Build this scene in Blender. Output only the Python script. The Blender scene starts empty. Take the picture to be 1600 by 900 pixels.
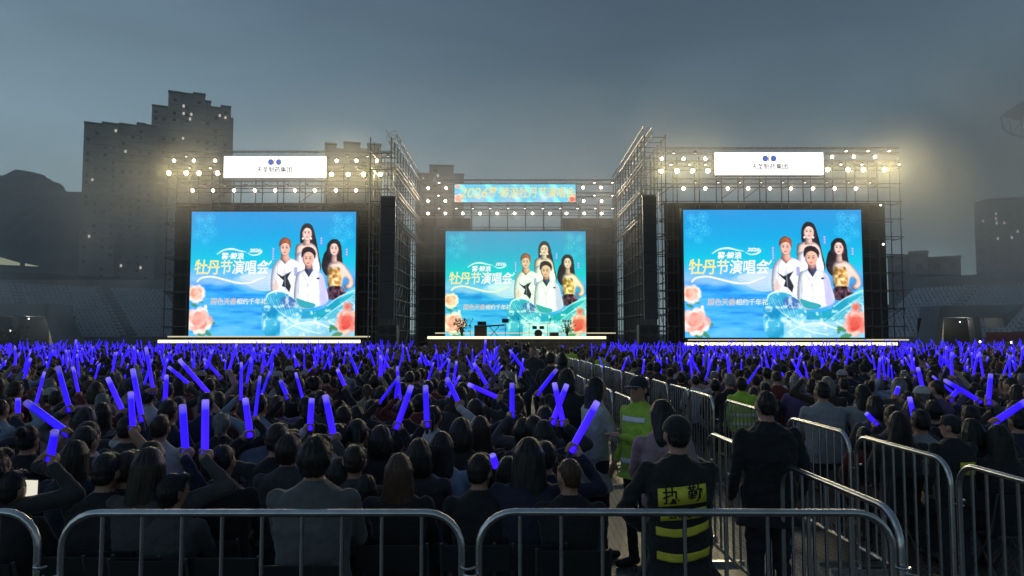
import bpy, bmesh, math, random
import numpy as np
from mathutils import Vector, Matrix, noise
from mathutils.bvhtree import BVHTree

R = math.radians
rnd = random.Random(11)
S = bpy.context.scene
COL = S.collection

# ------------------------------------------------------------------ camera
FPX, PITCH, CAMZ = 1121.0, math.atan(71 / 1121.0), 2.0
cam_d = bpy.data.cameras.new("camera")
cam_d.sensor_width = 36
cam_d.lens = FPX / 1600 * 36
cam_d.clip_start, cam_d.clip_end = 0.1, 6000
cam = bpy.data.objects.new("camera", cam_d)
cam.location = (0, 0, CAMZ)
cam.rotation_euler = (R(90) + PITCH, 0, 0)
COL.objects.link(cam)
S.camera = cam

# ------------------------------------------------------------------ render, world, sun
S.render.engine = "CYCLES"
S.cycles.use_denoising = True
S.cycles.denoiser = "OPENIMAGEDENOISE"
S.cycles.max_bounces = 5
S.cycles.diffuse_bounces = 2
S.cycles.glossy_bounces = 2
S.cycles.transmission_bounces = 2
S.cycles.volume_bounces = 1
S.cycles.sample_clamp_indirect = 2.0
S.cycles.sample_clamp_direct = 30.0
S.cycles.volume_step_rate = 1.0
S.cycles.volume_max_steps = 256
S.view_settings.view_transform = "Standard"
S.view_settings.look = "None"
S.view_settings.gamma = 1
S.view_settings.exposure = 0.0
W = bpy.data.worlds.new("World")
S.world = W
W.use_nodes = True
wt = W.node_tree
bg = wt.nodes["Background"]
sky = wt.nodes.new("ShaderNodeTexSky")
sky.sky_type = "NISHITA"
sky.sun_disc = False
sky.sun_elevation = R(1.0)
sky.sun_rotation = R(-75)
sky.air_density, sky.dust_density, sky.ozone_density = 1.5, 2.0, 2.0
hs = wt.nodes.new("ShaderNodeHueSaturation")
hs.inputs["Saturation"].default_value = 0.8
hs.inputs["Value"].default_value = 0.35
wt.links.new(sky.outputs[0], hs.inputs["Color"])
# overcast dusk veil: slate overhead, paler low on the left where the day is going
geo = wt.nodes.new("ShaderNodeNewGeometry")
sep = wt.nodes.new("ShaderNodeSeparateXYZ")
wt.links.new(geo.outputs["Incoming"], sep.inputs[0])
mz = wt.nodes.new("ShaderNodeMapRange")
mz.inputs[1].default_value, mz.inputs[2].default_value = 0.0, -0.55
wt.links.new(sep.outputs[2], mz.inputs[0])
rz_ = wt.nodes.new("ShaderNodeValToRGB")
rz_.color_ramp.elements[0].color = (0.225, 0.310, 0.325, 1)
rz_.color_ramp.elements[1].position = 0.85
rz_.color_ramp.elements[1].color = (0.046, 0.075, 0.114, 1)
e = rz_.color_ramp.elements.new(0.5); e.color = (0.104, 0.156, 0.190, 1)
wt.links.new(mz.outputs[0], rz_.inputs[0])
mx = wt.nodes.new("ShaderNodeMapRange")
mx.inputs[1].default_value, mx.inputs[2].default_value = 0.62, -0.15
mx.inputs[3].default_value, mx.inputs[4].default_value = 1.5, 0.72
wt.links.new(sep.outputs[0], mx.inputs[0])
vm = wt.nodes.new("ShaderNodeVectorMath"); vm.operation = "SCALE"
cn = wt.nodes.new("ShaderNodeTexNoise"); cn.inputs["Scale"].default_value = 2.2; cn.inputs["Detail"].default_value = 6; cn.inputs["Distortion"].default_value = 0.8
cm = wt.nodes.new("ShaderNodeMapping"); cm.inputs["Scale"].default_value = (1.0, 1.0, 3.2)
wt.links.new(geo.outputs["Incoming"], cm.inputs[0]); wt.links.new(cm.outputs[0], cn.inputs["Vector"])
cr_ = wt.nodes.new("ShaderNodeMapRange"); cr_.inputs[1].default_value, cr_.inputs[2].default_value = 0.3, 0.7
cr_.inputs[3].default_value, cr_.inputs[4].default_value = 0.90, 1.12
wt.links.new(cn.outputs[0], cr_.inputs[0])
vm0 = wt.nodes.new("ShaderNodeVectorMath"); vm0.operation = "SCALE"
wt.links.new(rz_.outputs[0], vm0.inputs[0]); wt.links.new(cr_.outputs[0], vm0.inputs["Scale"])
wt.links.new(vm0.outputs[0], vm.inputs[0]); wt.links.new(mx.outputs[0], vm.inputs["Scale"])
mixc = wt.nodes.new("ShaderNodeMix"); mixc.data_type = "RGBA"
mixc.inputs[0].default_value = 0.88
skym = wt.nodes.new("ShaderNodeVectorMath"); skym.operation = "SCALE"; skym.inputs["Scale"].default_value = 0.12
wt.links.new(hs.outputs[0], skym.inputs[0])
wt.links.new(skym.outputs[0], mixc.inputs[6]); wt.links.new(vm.outputs[0], mixc.inputs[7])
wt.links.new(mixc.outputs[2], bg.inputs[0])
bg.inputs[1].default_value = 1.72
sun_d = bpy.data.lights.new("sun", "SUN")
sun_d.energy, sun_d.angle, sun_d.color = 0.05, R(15), (0.8, 0.9, 1.0)
sun = bpy.data.objects.new("sun", sun_d)
sun.rotation_euler = (R(60), 0, R(-75))
COL.objects.link(sun)

# ------------------------------------------------------------------ helpers
_cp, _sp = math.cos(PITCH), math.sin(PITCH)
def at(px, py, Y):
    """Point of the place that lies at depth Y behind a given spot of the photograph (1600 x 900)."""
    a, b = (px - 800) / FPX, (450 - py) / FPX
    d = Vector((a, _cp - b * _sp, _sp + b * _cp))
    t = Y / d.y
    return Vector((a * t, Y, CAMZ + d.z * t))
def depth_for(py, z):
    b = (450 - py) / FPX
    return (z - CAMZ) * (_cp - b * _sp) / (_sp + b * _cp)

class MB:
    def __init__(s):
        s.v, s.f, s.m = [], [], []
    def add(s, V, F, mi=0):
        o = len(s.v)
        s.v += [tuple(p) for p in V]
        s.f += [tuple(i + o for i in f) for f in F]
        s.m += [mi] * len(F)
        return s
    def box(s, c, d, mi=0, M=None):
        x, y, z = d[0] / 2, d[1] / 2, d[2] / 2
        V = [Vector((i, j, k)) for i in (-x, x) for j in (-y, y) for k in (-z, z)]
        if M is not None: V = [M @ p for p in V]
        V = [p + Vector(c) for p in V]
        return s.add(V, [(0, 1, 3, 2), (4, 6, 7, 5), (0, 4, 5, 1), (2, 3, 7, 6), (0, 2, 6, 4), (1, 5, 7, 3)], mi)
    def tube(s, pts, r, n=8, mi=0):
        P = [Vector(p) for p in pts]
        rs = r if isinstance(r, (list, tuple)) else [r] * len(P)
        V, F = [], []
        prev = None
        for i, p in enumerate(P):
            t = (P[min(i + 1, len(P) - 1)] - P[max(i - 1, 0)])
            t = t.normalized() if t.length > 1e-9 else Vector((0, 0, 1))
            if prev is None:
                u = t.orthogonal().normalized()
            else:
                u = prev - t * prev.dot(t)
                u = u.normalized() if u.length > 1e-6 else t.orthogonal().normalized()
            prev = u
            w = t.cross(u)
            V += [p + (u * math.cos(2 * math.pi * k / n) + w * math.sin(2 * math.pi * k / n)) * rs[i] for k in range(n)]
        for i in range(len(P) - 1):
            for k in range(n):
                F.append((i * n + k, i * n + (k + 1) % n, (i + 1) * n + (k + 1) % n, (i + 1) * n + k))
        F.append(tuple(reversed(range(n))))
        F.append(tuple((len(P) - 1) * n + k for k in range(n)))
        return s.add(V, F, mi)
    def poly(s, pts, y0, y1, mi=0):
        """an outline in x,z given a thickness in y"""
        n = len(pts)
        V = [(x, y0, z) for x, z in pts] + [(x, y1, z) for x, z in pts]
        F = [tuple(range(n)), tuple(reversed(range(n, 2 * n)))]
        F += [(i, n + i, n + (i + 1) % n, (i + 1) % n) for i in range(n)]
        return s.add(V, F, mi)
    def lathe(s, prof, n=20, mi=0, M=None):
        V, F = [], []
        for r, z in prof:
            V += [Vector((r * math.cos(2 * math.pi * k / n), r * math.sin(2 * math.pi * k / n), z)) for k in range(n)]
        for i in range(len(prof) - 1):
            for k in range(n):
                F.append((i * n + k, i * n + (k + 1) % n, (i + 1) * n + (k + 1) % n, (i + 1) * n + k))
        F.append(tuple(reversed(range(n))))
        F.append(tuple((len(prof) - 1) * n + k for k in range(n)))
        if M is not None: V = [M @ p for p in V]
        return s.add(V, F, mi)
    def build(s, name, mats, parent=None, smooth=False, bevel=0):
        me = bpy.data.meshes.new(name)
        me.from_pydata(s.v, [], s.f)
        for m in (mats if isinstance(mats, (list, tuple)) else [mats]): me.materials.append(m)
        me.polygons.foreach_set("material_index", s.m)
        bm = bmesh.new(); bm.from_mesh(me)
        bmesh.ops.recalc_face_normals(bm, faces=bm.faces)
        if bevel: bmesh.ops.bevel(bm, geom=list(bm.edges), offset=bevel, segments=2, affect="EDGES", profile=0.7)
        bm.to_mesh(me); bm.free()
        if smooth:
            me.polygons.foreach_set("use_smooth", [True] * len(me.polygons))
            try: me.set_sharp_from_angle(angle=R(40))
            except Exception: pass
        return link(name, me, parent)

def link(name, me, parent=None):
    o = bpy.data.objects.new(name, me)
    COL.objects.link(o)
    if parent is not None: o.parent = parent
    return o
LABELS = {}
def tag(o, label=None, cat=None, group=None, kind=None):
    if label:
        assert 4 <= len(label.split()) <= 16, label
        o["label"] = label
        LABELS[label] = LABELS.get(label, 0) + 1
    if cat: o["category"] = cat
    if group: o["group"] = group
    if kind: o["kind"] = kind
    return o
def thing(name, label, cat, loc=(0, 0, 0), rz=0, group=None):
    o = bpy.data.objects.new(name, None)
    o.empty_display_size = 0.2
    COL.objects.link(o)
    o.location = loc
    o.rotation_euler = (0, 0, rz)
    return tag(o, label, cat, group)
def copy_tree(o, parent=None):
    c = o.copy(); COL.objects.link(c)
    if parent is not None: c.parent = parent
    for ch in [x for x in KIDS(o)]: copy_tree(ch, c)
    return c
def KIDS(o): return list(o.children)
def dup(root, loc, rz, label, group=None, scale=None):
    c = copy_tree(root)
    c.location = loc; c.rotation_euler = (0, 0, rz)
    if scale is not None: c.scale = scale
    for k in ("label",):
        if k in c: del c[k]
    return tag(c, label, None, group)
ORD = ["first", "second", "third", "fourth", "fifth", "sixth", "seventh", "eighth", "ninth", "tenth", "eleventh", "twelfth", "thirteenth", "fourteenth", "fifteenth", "sixteenth", "seventeenth", "eighteenth", "nineteenth", "twentieth"]
def ordn(i):
    if i < 20: return ORD[i]
    n = i + 1
    return f"{n}" + ("th" if 10 <= n % 100 <= 20 else {1: "st", 2: "nd", 3: "rd"}.get(n % 10, "th"))

# ------------------------------------------------------------------ materials
def newmat(name):
    m = bpy.data.materials.new(name); m.use_nodes = True
    return m, m.node_tree, m.node_tree.nodes["Principled BSDF"]
def mat(name, col, rough=0.7, metal=0.0, var=0.25, scale=6.0, bump=0.0, bscale=40.0, objcol=False, spec=0.4, sheen=0.0):
    m, t, p = newmat(name)
    N, L = t.nodes, t.links
    tc = N.new("ShaderNodeTexCoord")
    n1 = N.new("ShaderNodeTexNoise"); n1.inputs["Scale"].default_value = scale; n1.inputs["Detail"].default_value = 5
    L.new(tc.outputs["Object"], n1.inputs["Vector"])
    mr = N.new("ShaderNodeMapRange")
    mr.inputs[1].default_value, mr.inputs[2].default_value = 0.25, 0.75
    mr.inputs[3].default_value, mr.inputs[4].default_value = 1 - var, 1 + var
    L.new(n1.outputs[0], mr.inputs[0])
    vmul = N.new("ShaderNodeVectorMath"); vmul.operation = "SCALE"
    if objcol:
        oi = N.new("ShaderNodeObjectInfo"); L.new(oi.outputs["Color"], vmul.inputs[0])
    else:
        vmul.inputs[0].default_value = col[:3]
    L.new(mr.outputs[0], vmul.inputs["Scale"])
    L.new(vmul.outputs[0], p.inputs["Base Color"])
    p.inputs["Roughness"].default_value = rough
    p.inputs["Metallic"].default_value = metal
    p.inputs["Specular IOR Level"].default_value = spec
    if sheen:
        p.inputs["Sheen Weight"].default_value = sheen
        p.inputs["Sheen Roughness"].default_value = 0.4
    if bump:
        n2 = N.new("ShaderNodeTexNoise"); n2.inputs["Scale"].default_value = bscale; n2.inputs["Detail"].default_value = 4
        L.new(tc.outputs["Object"], n2.inputs["Vector"])
        b = N.new("ShaderNodeBump"); b.inputs["Strength"].default_value = bump; b.inputs["Distance"].default_value = 0.02
        L.new(n2.outputs[0], b.inputs["Height"]); L.new(b.outputs[0], p.inputs["Normal"])
    return m
def emit(name, col, strength, base=(0.02, 0.02, 0.02), rand=False, sampling=None):
    m, t, p = newmat(name)
    p.inputs["Base Color"].default_value = (*base, 1)
    p.inputs["Roughness"].default_value = 0.5
    p.inputs["Emission Color"].default_value = (*col, 1)
    p.inputs["Emission Strength"].default_value = strength
    if rand:
        oi = t.nodes.new("ShaderNodeObjectInfo")
        mr = t.nodes.new("ShaderNodeMapRange")
        mr.inputs[3].default_value, mr.inputs[4].default_value = strength * 0.55, strength * 1.3
        t.links.new(oi.outputs["Random"], mr.inputs[0]); t.links.new(mr.outputs[0], p.inputs["Emission Strength"])
    if sampling: m.cycles.emission_sampling = sampling
    return m
def lin(r, g, b):
    return tuple(((c / 255) / 12.92 if c / 255 <= 0.04045 else ((c / 255 + 0.055) / 1.055) ** 2.4) for c in (r, g, b))

M_STEEL = mat("galvanised steel", (0.50, 0.51, 0.52), 0.27, 1.0, 0.2, 9, 0.05, 60)
M_STEELD = mat("scaffold steel", (0.10, 0.10, 0.105), 0.5, 0.5, 0.3, 2)
M_ALU = mat("truss aluminium", (0.32, 0.32, 0.32), 0.4, 0.9, 0.15, 3)
M_BLACK = mat("black painted metal", (0.02, 0.02, 0.022), 0.5, 0.0, 0.2, 5)
M_RUBBER = mat("black rubber", (0.015, 0.015, 0.015), 0.8)
M_DRAPE = mat("black stage drape", (0.018, 0.02, 0.024), 0.9, 0, 0.3, 0.6, 0.3, 3)
M_CONC = mat("grey concrete", (0.17, 0.178, 0.195), 0.85, 0, 0.25, 0.4, 0.2, 6)
M_CONCD = mat("dark concrete", (0.16, 0.165, 0.178), 0.9, 0, 0.25, 0.3)
M_SEAT = mat("grey blue plastic seat", (0.33, 0.36, 0.42), 0.5, 0, 0.2, 0.8)
M_WALLT = mat("tower render", (0.25, 0.24, 0.23), 0.9, 0, 0.25, 0.05)
M_WALLR = mat("block render", (0.16, 0.17, 0.18), 0.9, 0, 0.25, 0.05)
M_GLASSD = mat("dark window glass", (0.02, 0.023, 0.028), 0.2, 0, 0.3, 0.3, spec=0.6)
M_LITWIN = emit("lit window", (1.0, 0.93, 0.8), 0.55, sampling="NONE")
M_HILL = mat("forested hillside", (0.008, 0.010, 0.010), 0.95, 0, 0.5, 0.02)
M_SKIN = mat("skin", (0.36, 0.2, 0.14), 0.55, 0, 0.12, 14, 0.05, 90)
M_CLOTH = mat("clothing cloth", (1, 1, 1), 0.85, 0, 0.22, 9, 0.35, 26, objcol=True, sheen=0.22)
M_TROUS = mat("dark trousers", (0.018, 0.02, 0.028), 0.85, 0, 0.25, 9, 0.2, 40)
M_SHOE = mat("dark shoe leather", (0.012, 0.012, 0.012), 0.5)
M_HAIR = mat("hair", (1, 1, 1), 0.4, 0, 0.35, 30, 0, 70, objcol=True, spec=0.35, sheen=0.05)
def strands(m):
    t = m.node_tree; p = t.nodes["Principled BSDF"]
    tc = t.nodes.new("ShaderNodeTexCoord"); mp = t.nodes.new("ShaderNodeMapping"); mp.inputs["Scale"].default_value = (170, 170, 14)
    n = t.nodes.new("ShaderNodeTexNoise"); n.inputs["Scale"].default_value = 1; n.inputs["Detail"].default_value = 3
    b = t.nodes.new("ShaderNodeBump"); b.inputs["Strength"].default_value = 0.7; b.inputs["Distance"].default_value = 0.006
    t.links.new(tc.outputs["Object"], mp.inputs[0]); t.links.new(mp.outputs[0], n.inputs["Vector"]); t.links.new(n.outputs[0], b.inputs["Height"]); t.links.new(b.outputs[0], p.inputs["Normal"])
strands(M_HAIR)
M_STICK = emit("glowing blue foam", lin(44, 14, 252), 1.7, (0.05, 0.05, 0.35), rand=True, sampling="NONE")
def stick_tip_fade(m, st, far=False):
    t = m.node_tree; p = t.nodes["Principled BSDF"]
    tc = t.nodes.new("ShaderNodeTexCoord"); sp = t.nodes.new("ShaderNodeSeparateXYZ")
    t.links.new(tc.outputs["Object"], sp.inputs[0])
    mr = t.nodes.new("ShaderNodeMapRange"); mr.inputs[1].default_value, mr.inputs[2].default_value = 0.08, 0.40
    mr.inputs[3].default_value, mr.inputs[4].default_value = 1.25, 0.62
    t.links.new(sp.outputs[2], mr.inputs[0])
    lw = t.nodes.new("ShaderNodeLayerWeight"); lw.inputs[0].default_value = 0.35
    cr = t.nodes.new("ShaderNodeMapRange"); cr.inputs[3].default_value, cr.inputs[4].default_value = 1.15, 0.55
    t.links.new(lw.outputs["Facing"], cr.inputs[0])
    rp = t.nodes.new("ShaderNodeValToRGB")
    rp.color_ramp.elements[0].position = 0.80; rp.color_ramp.elements[0].color = (*lin(40, 10, 252), 1)
    rp.color_ramp.elements[1].position = 0.97; rp.color_ramp.elements[1].color = (*lin(118, 104, 226), 1)
    m2 = t.nodes.new("ShaderNodeMath"); m2.operation = "MULTIPLY"; m2.inputs[1].default_value = 2.5
    t.links.new(sp.outputs[2], m2.inputs[0]); t.links.new(m2.outputs[0], rp.inputs[0]); t.links.new(rp.outputs[0], p.inputs["Emission Color"])
    old = p.inputs["Emission Strength"].links[0].from_socket
    a = t.nodes.new("ShaderNodeMath"); a.operation = "MULTIPLY"; b_ = t.nodes.new("ShaderNodeMath"); b_.operation = "MULTIPLY"
    t.links.new(old, a.inputs[0]); t.links.new(mr.outputs[0], a.inputs[1]); t.links.new(a.outputs[0], b_.inputs[0]); t.links.new(cr.outputs[0], b_.inputs[1])
    t.links.new(b_.outputs[0], p.inputs["Emission Strength"])
stick_tip_fade(M_STICK, 1)
M_GRIP = mat("stick grip", (0.05, 0.05, 0.08), 0.5)
M_CHAIR = mat("black plastic chair", (0.02, 0.021, 0.024), 0.38, 0, 0.15, 8)
M_YEL = mat("reflective yellow", (0.62, 0.56, 0.05), 0.5, 0, 0.12, 20)
M_INK = mat("black print", (0.01, 0.01, 0.01), 0.8)
M_WHITE = mat("white plastic", (0.7, 0.7, 0.72), 0.5, 0, 0.05)
HAZE_D = 0.00034; SMK = (.07, .13, .033)
# ------------------------------------------------------------------ ground and hill
def sheet(name, x0, x1, y0, y1, z, m, nx=1, ny=1):
    V = [(x0 + (x1 - x0) * i / nx, y0 + (y1 - y0) * j / ny, z) for j in range(ny + 1) for i in range(nx + 1)]
    F = [(j * (nx + 1) + i, j * (nx + 1) + i + 1, (j + 1) * (nx + 1) + i + 1, (j + 1) * (nx + 1) + i) for j in range(ny) for i in range(nx)]
    b = MB(); b.add(V, F)
    return tag(b.build(name, m), kind="structure")
M_GROUND = mat("worn asphalt", (0.045, 0.046, 0.05), 0.75, 0, 0.35, 0.5, 0.3, 30)
sheet("ground", -1500, 1500, -60, 1900, 0, M_GROUND)
def tile_mat():
    m, t, p = newmat("interlocking plastic floor tile")
    N, L = t.nodes, t.links
    tc = N.new("ShaderNodeTexCoord")
    mp = N.new("ShaderNodeMapping"); mp.inputs["Rotation"].default_value = (0, 0, R(45)); mp.inputs["Scale"].default_value = (1, 1, 1)
    L.new(tc.outputs["Object"], mp.inputs[0])
    br = N.new("ShaderNodeTexBrick")
    br.offset = 0.5
    br.inputs["Scale"].default_value = 5.5
    br.inputs["Mortar Size"].default_value = 0.05
    br.inputs["Color1"].default_value = (0.17, 0.145, 0.125, 1); br.inputs["Color2"].default_value = (0.24, 0.2, 0.165, 1)
    br.inputs["Mortar"].default_value = (0.02, 0.02, 0.02, 1)
    L.new(mp.outputs[0], br.inputs["Vector"])
    n = N.new("ShaderNodeTexNoise"); n.inputs["Scale"].default_value = 1.3; n.inputs["Detail"].default_value = 6
    L.new(tc.outputs["Object"], n.inputs["Vector"])
    mr = N.new("ShaderNodeMapRange"); mr.inputs[3].default_value, mr.inputs[4].default_value = 0.45, 1.45
    L.new(n.outputs[0], mr.inputs[0])
    v = N.new("ShaderNodeVectorMath"); v.operation = "SCALE"
    L.new(br.outputs[0], v.inputs[0]); L.new(mr.outputs[0], v.inputs["Scale"]); L.new(v.outputs[0], p.inputs["Base Color"])
    b = N.new("ShaderNodeBump"); b.inputs["Strength"].default_value = 0.6; b.inputs["Distance"].default_value = 0.01; b.invert = True
    L.new(br.outputs["Fac"], b.inputs["Height"]); L.new(b.outputs[0], p.inputs["Normal"])
    p.inputs["Roughness"].default_value = 0.42
    return m
sheet("walkway", -40, 40, 1.0, 47.0, 0.004, tile_mat())

def hill(name, ridge, Y, depth):
    """a wooded slope: ridge line given as (x, height)"""
    b = MB(); nx, ny = 90, 10
    xs = [p[0] for p in ridge]; hs_ = [p[1] for p in ridge]
    V, F = [], []
    for j in range(ny + 1):
        t = j / ny
        for i in range(nx + 1):
            x = xs[0] + (xs[-1] - xs[0]) * i / nx
            h = float(np.interp(x, xs, hs_)) * (math.sin(t * math.pi * 0.5) if t <= 1 else 1)
            h *= 1 + 0.16 * noise.noise((x * 0.02, t * 3, 1.7)) * t
            h += 7 * t * noise.noise((x * 0.12, t * 30, 0.2)) + 3 * t * noise.noise((x * 0.4, t * 80, 4.2))
            V.append((x, Y - depth * (1 - t), max(h, -2)))
    for j in range(ny):
        for i in range(nx):
            a = j * (nx + 1) + i
            F.append((a, a + 1, a + nx + 2, a + nx + 1))
    o = len(V)
    for i in range(nx + 1): V.append((V[ny * (nx + 1) + i][0], Y + depth * 0.8, -2))
    for i in range(nx): F.append((ny * (nx + 1) + i, ny * (nx + 1) + i + 1, o + i + 1, o + i))
    b.add(V, F)
    return tag(b.build(name, M_HILL, smooth=True), kind="structure")
HY = 900
hill("hill", [(at(px, 400, HY).x, at(px, py, HY).z) for px, py in ((-260, 330), (-120, 318), (-40, 300), (0, 287), (30, 279), (62, 274), (95, 283), (120, 290), (170, 330), (235, 395), (300, 470))], HY, 260)

# ------------------------------------------------------------------ apartment towers
def tower(label, Y, bays, depth, top_py, floor_h=3.0, lit=(), wall=M_WALLT, nwin=26, seed=1, name="apartment_building"):
    """bays: (px0, px1, py of its roof, how far it stands forward)"""
    r2 = random.Random(seed)
    x0, x1 = at(bays[0][0], 400, Y).x, at(bays[-1][1], 400, Y).x
    t = thing(name, label, "building", ((x0 + x1) / 2, Y, 0))
    cx = (x0 + x1) / 2
    th = math.atan2(-cx, Y)
    dY = lambda a, b: ((at(a, 400, Y).x + at(b, 400, Y).x) / 2 - cx) * math.cos(th) * math.sin(th)
    core_h = min(at(0, b[2], Y + dY(b[0], b[1])).z for b in bays) - 1.0
    MB().box((0, depth / 2 + 1.5, core_h / 2), (x1 - x0 - 0.6, depth, core_h)).build("wall", wall, t)
    spots = []
    for (a, b, py, fw) in bays:
        xa, xb = at(a, py, Y).x - cx, at(b, py, Y).x - cx
        h = at((a + b) / 2, py, Y + dY(a, b)).z
        m = MB()
        m.box(((xa + xb) / 2, 1.49 - fw / 2 - 0.0, h / 2), (xb - xa, fw, h))
        m.box(((xa + xb) / 2, 1.5 + depth * 0.3, h / 2), (xb - xa - 0.3, depth * 0.6, h - 0.4))
        bay = m.build("bay", wall, t)
        # floor bands stand proud of the bay front
        s = MB()
        y0_, pr = 1.5 - fw, [(1.5 - fw + 0.1, 1.0)]
        for k in range(1, int(h / floor_h)):
            zk = k * floor_h
            pr += [(y0_ - 0.02, zk - 0.35), (y0_ - 0.30, zk - 0.35), (y0_ - 0.30, zk + 0.35), (y0_ - 0.02, zk + 0.35)]
        pr.append((y0_ + 0.1, pr[-1][1] + 0.1))
        n_ = len(pr)
        s.add([(xa + .1, a_, b_) for a_, b_ in pr] + [(xb - .1, a_, b_) for a_, b_ in pr],
              [tuple(range(n_)), tuple(reversed(range(n_, 2 * n_)))] + [(i_, (i_ + 1) % n_, n_ + (i_ + 1) % n_, n_ + i_) for i_ in range(n_)])
        s.build("balcony_band", wall, bay)
        MB().box(((xa + xb) / 2, 1.2 - fw / 2, h + 0.25), (xb - xa + 0.3, fw + 1.2, 0.5)).build("parapet", wall, bay)
        n = max(1, int((xb - xa) / 3.2))
        for k in range(int(h / floor_h) - 1, 2, -1):
            for i in range(n):
                spots.append((k, xa + (i + 0.5) * (xb - xa) / n, 1.5 - fw))
    r2.shuffle(spots)
    for k, x, y in spots[:nwin]:
        w = MB(); w.box((x, y - 0.02, k * floor_h + 1.55), (1.5, 0.08, 1.35)); w.build("window", M_GLASSD, t)
    t.rotation_euler.z = th; t.scale.x = math.cos(th)
    for (px, py) in lit:
        p = at(px, py, Y)
        fw = next((b[3] for b in bays if b[0] <= px <= b[1]), 1)
        w = MB(); w.box((p.x - cx, 1.5 - fw - 0.35, p.z), (Y / 330.0, 0.1, Y / 260.0)); w.build("window", M_LITWIN, t)["label"] = "lit window glowing at dusk"
    return t
tower("broad dark apartment tower left of the tallest one", 300, [(133, 160, 194, 1.2), (160, 186, 195.5, 2.4), (186, 202, 195, 0.8), (202, 214, 198, 2.0), (214, 228, 194.5, 1.2), (228, 244, 197, 0.6)], 16, 195,
      lit=[(181, 207), (196, 236), (145, 285), (140, 372), (189, 415), (220, 417)], nwin=92, seed=3)
tower("tallest apartment tower with stepped roof behind the smoke", 320, [(239, 264, 167, 1.0), (264, 284, 146, 2.0), (284, 302, 148, 1.2), (302, 321, 149, 2.2), (321, 330, 160, 1.4), (330, 346, 169, 0.8), (346, 362, 168, 1.6)], 20, 146,
      lit=[(287, 168), (287, 179.5), (299, 179.5), (297, 187), (286, 218), (353, 179), (344, 176)], nwin=92, seed=4)
tower("apartment block with three square roof caps behind the left lights", 260, [(508, 526, 226, 1.5), (526, 537, 234, 0.6), (537, 563, 225, 2.0), (563, 574, 234, 0.6), (574, 596, 227, 1.5)], 14, 225,
      lit=[(556, 262)], nwin=30, seed=5)
tower("dark apartment block with one roof cap left of the narrow banner", 300, [(651, 671, 272, 1.0), (671, 690, 260, 2.0), (690, 709, 260, 1.5), (709, 725, 273, 1.0)], 15, 260,
      lit=[(684, 275), (684, 286), (679, 282), (661, 279)], nwin=26, seed=6)
tower("low apartment block with a few lit windows at the right edge", 170, [(1521, 1536, 318, 0.6), (1536, 1560, 314, 1.2), (1560, 1590, 312, 0.6), (1590, 1640, 310, 1.2)], 14, 311, floor_h=2.9,
      lit=[(1535, 341.5), (1556, 332), (1556, 340), (1557, 347), (1569, 347), (1559, 371.5), (1581, 371), (1590, 362)], wall=M_WALLR, nwin=60, seed=7)
tower("grey low block behind the right grandstand in smoke", 150, [(1385, 1420, 402, 0.8), (1420, 1450, 396, 1.4), (1450, 1500, 404, 0.8)], 12, 400, floor_h=2.9, wall=M_WALLR, nwin=20, seed=8)

# ------------------------------------------------------------------ grandstands
def grandstand(label, A, B, rows, z0, side, px_gap=None):
    """A,B: ends of the front edge on plan; rows rise away from the field"""
    A, B = Vector((*A, 0)), Vector((*B, 0))
    u = (B - A); Ln = u.length; u.normalize()
    n = Vector((-u.y, u.x, 0))
    t = thing("grandstand", label, "grandstand", A, math.atan2(u.y, u.x))
    tread, rise = 0.78, 0.43
    prof = [(0, 0), (0, z0)]
    for k in range(rows):
        prof += [(k * tread, z0 + (k + 0.0) * rise), ((k + 1) * tread, z0 + k * rise)] if k == 0 else [(k * tread, z0 + k * rise), ((k + 1) * tread, z0 + k * rise)]
    top = z0 + rows * rise
    prof += [(rows * tread, top), (rows * tread + 3.0, top), (rows * tread + 3.0, 0)]
    P = [prof[0]]
    for p in prof[1:]:
        if abs(p[0] - P[-1][0]) + abs(p[1] - P[-1][1]) > 1e-6: P.append(p)
    V = [(0, a, b) for a, b in P] + [(Ln, a, b) for a, b in P]
    m = len(P)
    F = [tuple(range(m)), tuple(reversed(range(m, 2 * m)))] + [(i, (i + 1) % m, m + (i + 1) % m, m + i) for i in range(m)]
    MB().add(V, F).build("terrace", M_CONCD, t)
    MB().box((Ln / 2, rows * tread + 1.2, top + 0.75), (Ln, 0.25, 1.5)).build("parapet", M_CONC, t)
    for k in range(rows):
        pitch, N = 0.56, int((Ln - 1.0) / 0.56)
        yf, yb, zb = k * tread + 0.50, k * tread + 0.60, z0 + k * rise
        cols = []
        for i in range(N):
            x = 0.5 + i * pitch
            if (i % 34) in (0, 1):
                cols += [(x, 0.06), (x + pitch - 0.01, 0.06)]
            else:
                cols += [(x, 0.18), (x + 0.07, 0.18), (x + 0.08, 0.50), (x + 0.50, 0.50), (x + 0.51, 0.18)]
        Vs, Fs = [], []
        for (x, h) in cols:
            Vs += [(x, yf, zb + 0.02), (x, yf + 0.03, zb + h), (x, yb, zb + h), (x, yb, zb + 0.02)]
        for i in range(len(cols) - 1):
            a, c = i * 4, i * 4 + 4
            for q in range(4):
                Fs.append((a + q, a + (q + 1) % 4, c + (q + 1) % 4, c + q))
        Fs += [(0, 1, 2, 3), tuple(reversed([len(Vs) - 4, len(Vs) - 3, len(Vs) - 2, len(Vs) - 1]))]
        MB().add(Vs, Fs).build("seat_row", M_SEAT, t)
    for xs in (Ln * 0.35, Ln * 0.68):
        st = MB()
        for k in range(rows):
            st.box((xs, k * tread + 0.19, z0 + k * rise + 0.108), (1.1, 0.36, 0.215))
        st.build("stair", M_CONCD, t)
    return t
pl0, pl1 = at(-130, 500, 72), at(318, 500, 92)
grandstand("grey blue rows of empty seats left of the left stage", (pl0.x, 72), (pl1.x, 92), 15, 1.6, -1)
pr0, pr1 = at(1335, 500, 92), at(1740, 500, 70)
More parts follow.
